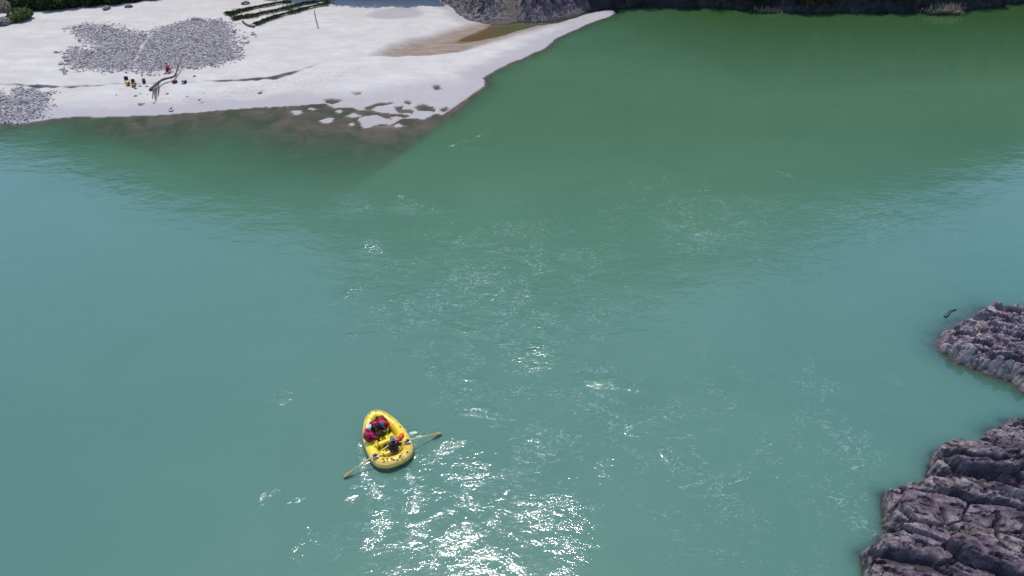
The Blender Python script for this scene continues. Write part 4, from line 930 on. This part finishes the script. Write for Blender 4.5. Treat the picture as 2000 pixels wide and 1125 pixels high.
camp('helmet_pile', 1800, 395, [('b', rbox((0, 0, .06), (.16, .12, .06), 0, .6), M['maroon']), ('strap', tube([(-.1, .1, .05), (0, .18, .08), (.1, .1, .05)], .015, 5), M['black'])], 'small dark red pouch on sand right of the navy bag', 'pouch')
pp = dz(1310, 300); MB = Matrix.Translation((pp.x, pp.y, pp.z)) @ Matrix.Rotation(R(0), 4, 'Z')
person('person in pink-red top sitting on the grey cobbles behind the driftwood', (0, 0, .22), R(-75), .45, ((-.18, -.38, .35), (.22, -.36, .32)), ((-.14, -.62, .10), (.2, -.58, .10)), None,
       M['pink'], None, M['blackc'], None, M0=MB, hair=True)

# ------------------------------------------------------------------ bushes, trees and scrub on the far side
def leaves(c, rad_, n, size, seed, lobes=7):
    r = np.random.default_rng(seed); c = np.array(c); rad_ = np.array(rad_)
    d = r.standard_normal((lobes, 3)); d /= np.linalg.norm(d, axis=1)[:, None]; d[:, 2] = np.abs(d[:, 2]) * .9 - .15
    L = d * rad_ * .6; lr = r.uniform(.35, .6, lobes)
    i = r.integers(0, lobes, n); q = r.standard_normal((n, 3)); q /= np.linalg.norm(q, axis=1)[:, None]
    p = c + L[i] + q * (rad_ * lr[i][:, None]) * (r.random(n)[:, None] ** .35)
    a = r.standard_normal((n, 3)); a /= np.linalg.norm(a, axis=1)[:, None]; b_ = np.cross(a, r.standard_normal((n, 3))); b_ /= np.linalg.norm(b_, axis=1)[:, None]
    s = size * r.uniform(.6, 1.4, n)[:, None]
    V = np.stack([p - a * s, p + b_ * s * .55, p + a * s, p - b_ * s * .55], 1)
    tone = np.clip(lr[i] + r.normal(0, .25, n), 0, 1)
    return V.reshape(-1, 3), np.arange(n * 4).reshape(-1, 4), np.repeat(tone, 4)
def bush(name, x, y, w_, h_, n, m, label, group, seed, size=.16, trunk=True, lift=.45, cat=None):
    z = max(groundz(x, y), 0) if y < foot(x) + 1 else float(np.interp(y - foot(x), [0, 1, 2, 6], [0.1, .6, 1.2, 5]))
    r = random.Random(seed); root = bpy.data.objects.new(name, None); col.objects.link(root); root.location = (x, y, z - .1); tag(root, label, cat or name.split('_')[-1], group)
    V, F, t = leaves((0, 0, h_ * (lift + .15)), (w_, w_, h_ * .5), n, size, seed, 9); o = mk_np('crown', V, F, m, root, smooth=False); attr(o, 'rnd', t)
    parts = [tube([(0, 0, -.2), (.1, 0, h_ * .25), (.05, .1, h_ * .55)], [.05 * h_ ** .6 * 1.4, .04 * h_ ** .6 * 1.2, .02], 7)]
    for k in range(5):
        a = r.uniform(0, 6.28); parts.append(tube([(.05, 0, h_ * .2), (math.cos(a) * w_ * .3, math.sin(a) * w_ * .3, h_ * .45), (math.cos(a) * w_ * .6, math.sin(a) * w_ * .6, h_ * .62)], [.04, .03, .012], 5))
    mk('trunk', *join(*parts), M['bark'], root)
    return root
rb = random.Random(5)
lab = ['dark green thicket at the back of the beach, far left corner', 'dark green thicket']
for k in range(17):       # thicket behind the beach, left
    u = -20 + k * 24; p = px(u + rb.uniform(-5, 5), float(np.interp(u, [0, 100, 200, 300, 400], [38, 38, 28, 12, -2])), 0)
    w_ = rb.uniform(1.5, 2.2)
    bush('dark_bush', p.x, p.y + w_ * .75, w_, rb.uniform(2.6, 3.6), 4200, M['leaf_dark'] if k % 5 else M['leaf_dark'], ['low dark bush, %s in the front row of the thicket' % q for q in ('leftmost', 'second from the left', 'third from the left', 'fourth from the left', 'fifth from the left', 'sixth from the left', 'seventh from the left', 'eighth from the left', 'middle one', 'tenth from the left', 'seventh from the right', 'sixth from the right', 'fifth from the right', 'fourth from the right', 'third from the right', 'second from the right', 'rightmost')][k], 'bushes of the thicket behind the beach', 300 + k, .2, lift=.08)
    p2 = px(u + 10, float(np.interp(u, [0, 100, 200, 300, 400], [38, 38, 28, 12, -2])) - 22, 0)
    bush('dark_bush', p2.x, p2.y + 2, 2.4, rb.uniform(3.5, 5), 3600, M['leaf_dark'], 'taller bush in the back row of the thicket, mostly hidden by the front row', 'bushes of the thicket behind the beach', 400 + k, .22, lift=.15)
p = px(14, 24, 1.5); bush('pale_shrub', p.x, p.y, 1.0, 2.0, 1600, M['leaf_dry'], 'pale dry-leaved shrub at the left edge in front of the dark thicket', None, 350, .13)
p = px(33, 12, 2.5); bush('light_bush', p.x, p.y, 1.5, 2.4, 2200, M['leaf_mid'], 'lighter yellow-green bush above the pale shrub', None, 352, .17, lift=.05)
def boulder(u, v, s, label, group, m='rock_far', sq=.6):
    p = on_ground(u, v); bm = bmesh.new(); bmesh.ops.create_icosphere(bm, subdivisions=4, radius=1); sd = int(u * 7 + v)
    C = np.array([x.co[:] for x in bm.verts]); f1_, f2_, cid_, a_, b_ = voro(C[:, 0] * 1.6 + C[:, 2], C[:, 1] * 1.6 + C[:, 2] * .7, sd)
    k_ = 1 + .22 * (cid_ - .5) + .18 * fbm(C[:, 0] * 1.3 + C[:, 2], C[:, 1] * 1.3 - C[:, 2], 4, sd)
    for x, kk in zip(bm.verts, k_): x.co *= kk; x.co.z *= sq
    me = bpy.data.meshes.new('boulder'); bm.to_mesh(me); bm.free(); me.materials.append(M[m]); o = bpy.data.objects.new('boulder', me); col.objects.link(o)
    o.location = p + Vector((0, 0, s * .2)); o.scale = (s, s * .8, s); o.rotation_euler = (0, 0, sd); tag(o, label, 'boulder', group)
boulder(8, 47, 1.0, 'largest pale boulder at the left edge below the dark thicket', None); boulder(20, 45, .6, 'smaller pale boulder right of the largest one at the left edge', None)
boulder(16, 38, .5, 'pale boulder wedged under the dry-leaved shrub', None, m='rock_pale')
boulder(209, 18, .5, 'round brown boulder at the lower edge of the dark thicket', None)
boulder(252, 14, .5, 'flat pale rock at the foot of the thicket', None, sq=.4); boulder(480, 8, .5, 'brownish rock between the upper scrub strips', None, sq=.5)
# tall trees above the frame that throw the blue shade on the sand
for k, (u, dy_, h_, w_) in enumerate([(505, 3, 9, 3.0), (560, 2, 10, 3.4), (615, 1, 11, 3.6), (670, 1, 12, 3.8), (725, 0, 12, 3.8), (775, 0, 11, 3.4), (822, 0, 9, 3.0), (640, 6, 14, 4.2), (740, 6, 14, 4.2), (540, 7, 12, 3.8), (330, 3, 6, 2.2), (300, 6, 7, 2.6)]):
    x = px(u, 0).x; bush('shade_tree', x, 96.6 + dy_, w_, h_, 5200, M['leaf_mid' if k % 3 == 0 else 'leaf_dark'], 'leafy tree on the slope foot just above the shaded sand', 'trees above the shaded sand', 500 + k, .26, lift=.5)
# creeping scrub strips
STR = [([(446, 27), (452, 30), (462, 26), (485, 20), (510, 15), (540, 9), (565, 6)], .42), ([(460, 40), (468, 36), (490, 34), (515, 28), (545, 22), (570, 16), (600, 8), (640, 5)], .42), ([(500, 50), (520, 42), (545, 33), (570, 27), (600, 18), (640, 10)], .34)]
for k, (pts, wd) in enumerate(STR):
    r = np.random.default_rng(700 + k); q = [on_ground(*p_) for p_ in pts]; P_ = catmull(q, 12, False); C = np.array([p_[:] for p_ in P_]); n = 3000
    i = r.integers(0, len(C), n); t = i / len(C); p_ = C[i] + r.normal(0, 1, (n, 3)) * np.array([.8, .55, .12]) * wd * (.25 + 1.3 * np.abs(fbm(t * 9, t * 0 + k * 3.3, 3, 44))[:, None] * 2) + np.array([0, 0, .22])
    a = r.standard_normal((n, 3)); a /= np.linalg.norm(a, axis=1)[:, None]; b_ = np.cross(a, r.standard_normal((n, 3))); b_ /= np.linalg.norm(b_, axis=1)[:, None]
    s = .11 * r.uniform(.6, 1.5, n)[:, None]; V = np.stack([p_ - a * s, p_ + b_ * s * .5, p_ + a * s, p_ - b_ * s * .5], 1).reshape(-1, 3)
    o = mk_np('scrub_strip', V, np.arange(n * 4).reshape(-1, 4), M['leaf_dark'], smooth=False); attr(o, 'rnd', np.repeat(r.random(n), 4))
    tag(o, ['uppermost strip of dark creeping scrub on the sand', 'middle long strip of dark creeping scrub on the sand', 'lowest short strip of dark creeping scrub on the sand'][k], 'scrub', kind='stuff')
# bushes and rocks of the far right bank
for k in range(26):
    u = 1150 + k * 34 + rb.uniform(-10, 10); p = px(u, float(np.interp(u, [1120, 1250, 1400, 1550, 1700, 1850, 2000], [4, 3, 4, 12, 12, 10, -4])), 0)
    fy = float(foot(p.x)); w_ = rb.uniform(1.1, 2.2)
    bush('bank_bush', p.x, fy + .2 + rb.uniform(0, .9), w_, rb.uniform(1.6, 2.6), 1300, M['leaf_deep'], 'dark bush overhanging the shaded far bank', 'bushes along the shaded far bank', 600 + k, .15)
def spiky(u, v, h_, n, label):
    p = px(u, v, 0); y = float(foot(p.x)); r = np.random.default_rng(int(u)); root = bpy.data.objects.new('dry_shrub', None); col.objects.link(root); root.location = (p.x, y - .6, 0.0); tag(root, label, 'shrub')
    V, F, t = [], [], []
    for i in range(n):
        a = r.uniform(0, 6.28); sp = r.uniform(.1, 1.4); d = np.array([math.cos(a) * sp, math.sin(a) * sp * .7, r.uniform(.4, 1.)]); d /= np.linalg.norm(d); st = np.array([r.normal(0, .9), r.normal(0, .3), .05])
        sdv = np.cross(d, [0, 0, 1.]); sdv /= np.linalg.norm(sdv) + 1e-6; L = h_ * r.uniform(.5, 1.1); b0 = len(V)
        V += [st - sdv * .03, st + sdv * .03, st + d * L * .6 + sdv * .07, st + d * L + np.array([0, 0, -.1]), st + d * L * .6 - sdv * .07]; F.append((b0, b0 + 1, b0 + 2, b0 + 3, b0 + 4)); t += [r.random()] * 5
    o = mk('leaves', V, F, M['leaf_dry'], root, smooth=False); attr(o, 'rnd', t)
    mk('stem', *join(*[tube([(sx, 0, -.3), (sx * 1.3, 0, .4)], [.05, .03], 5) for sx in (-.5, 0, .5)]), M['bark'], root)
spiky(1836, 22, 1.5, 420, 'sunlit pale dry shrub at the water edge of the shaded far bank')
spiky(1483, 10, .8, 120, 'small pale shrub on the shaded far bank, left of the sunlit one')
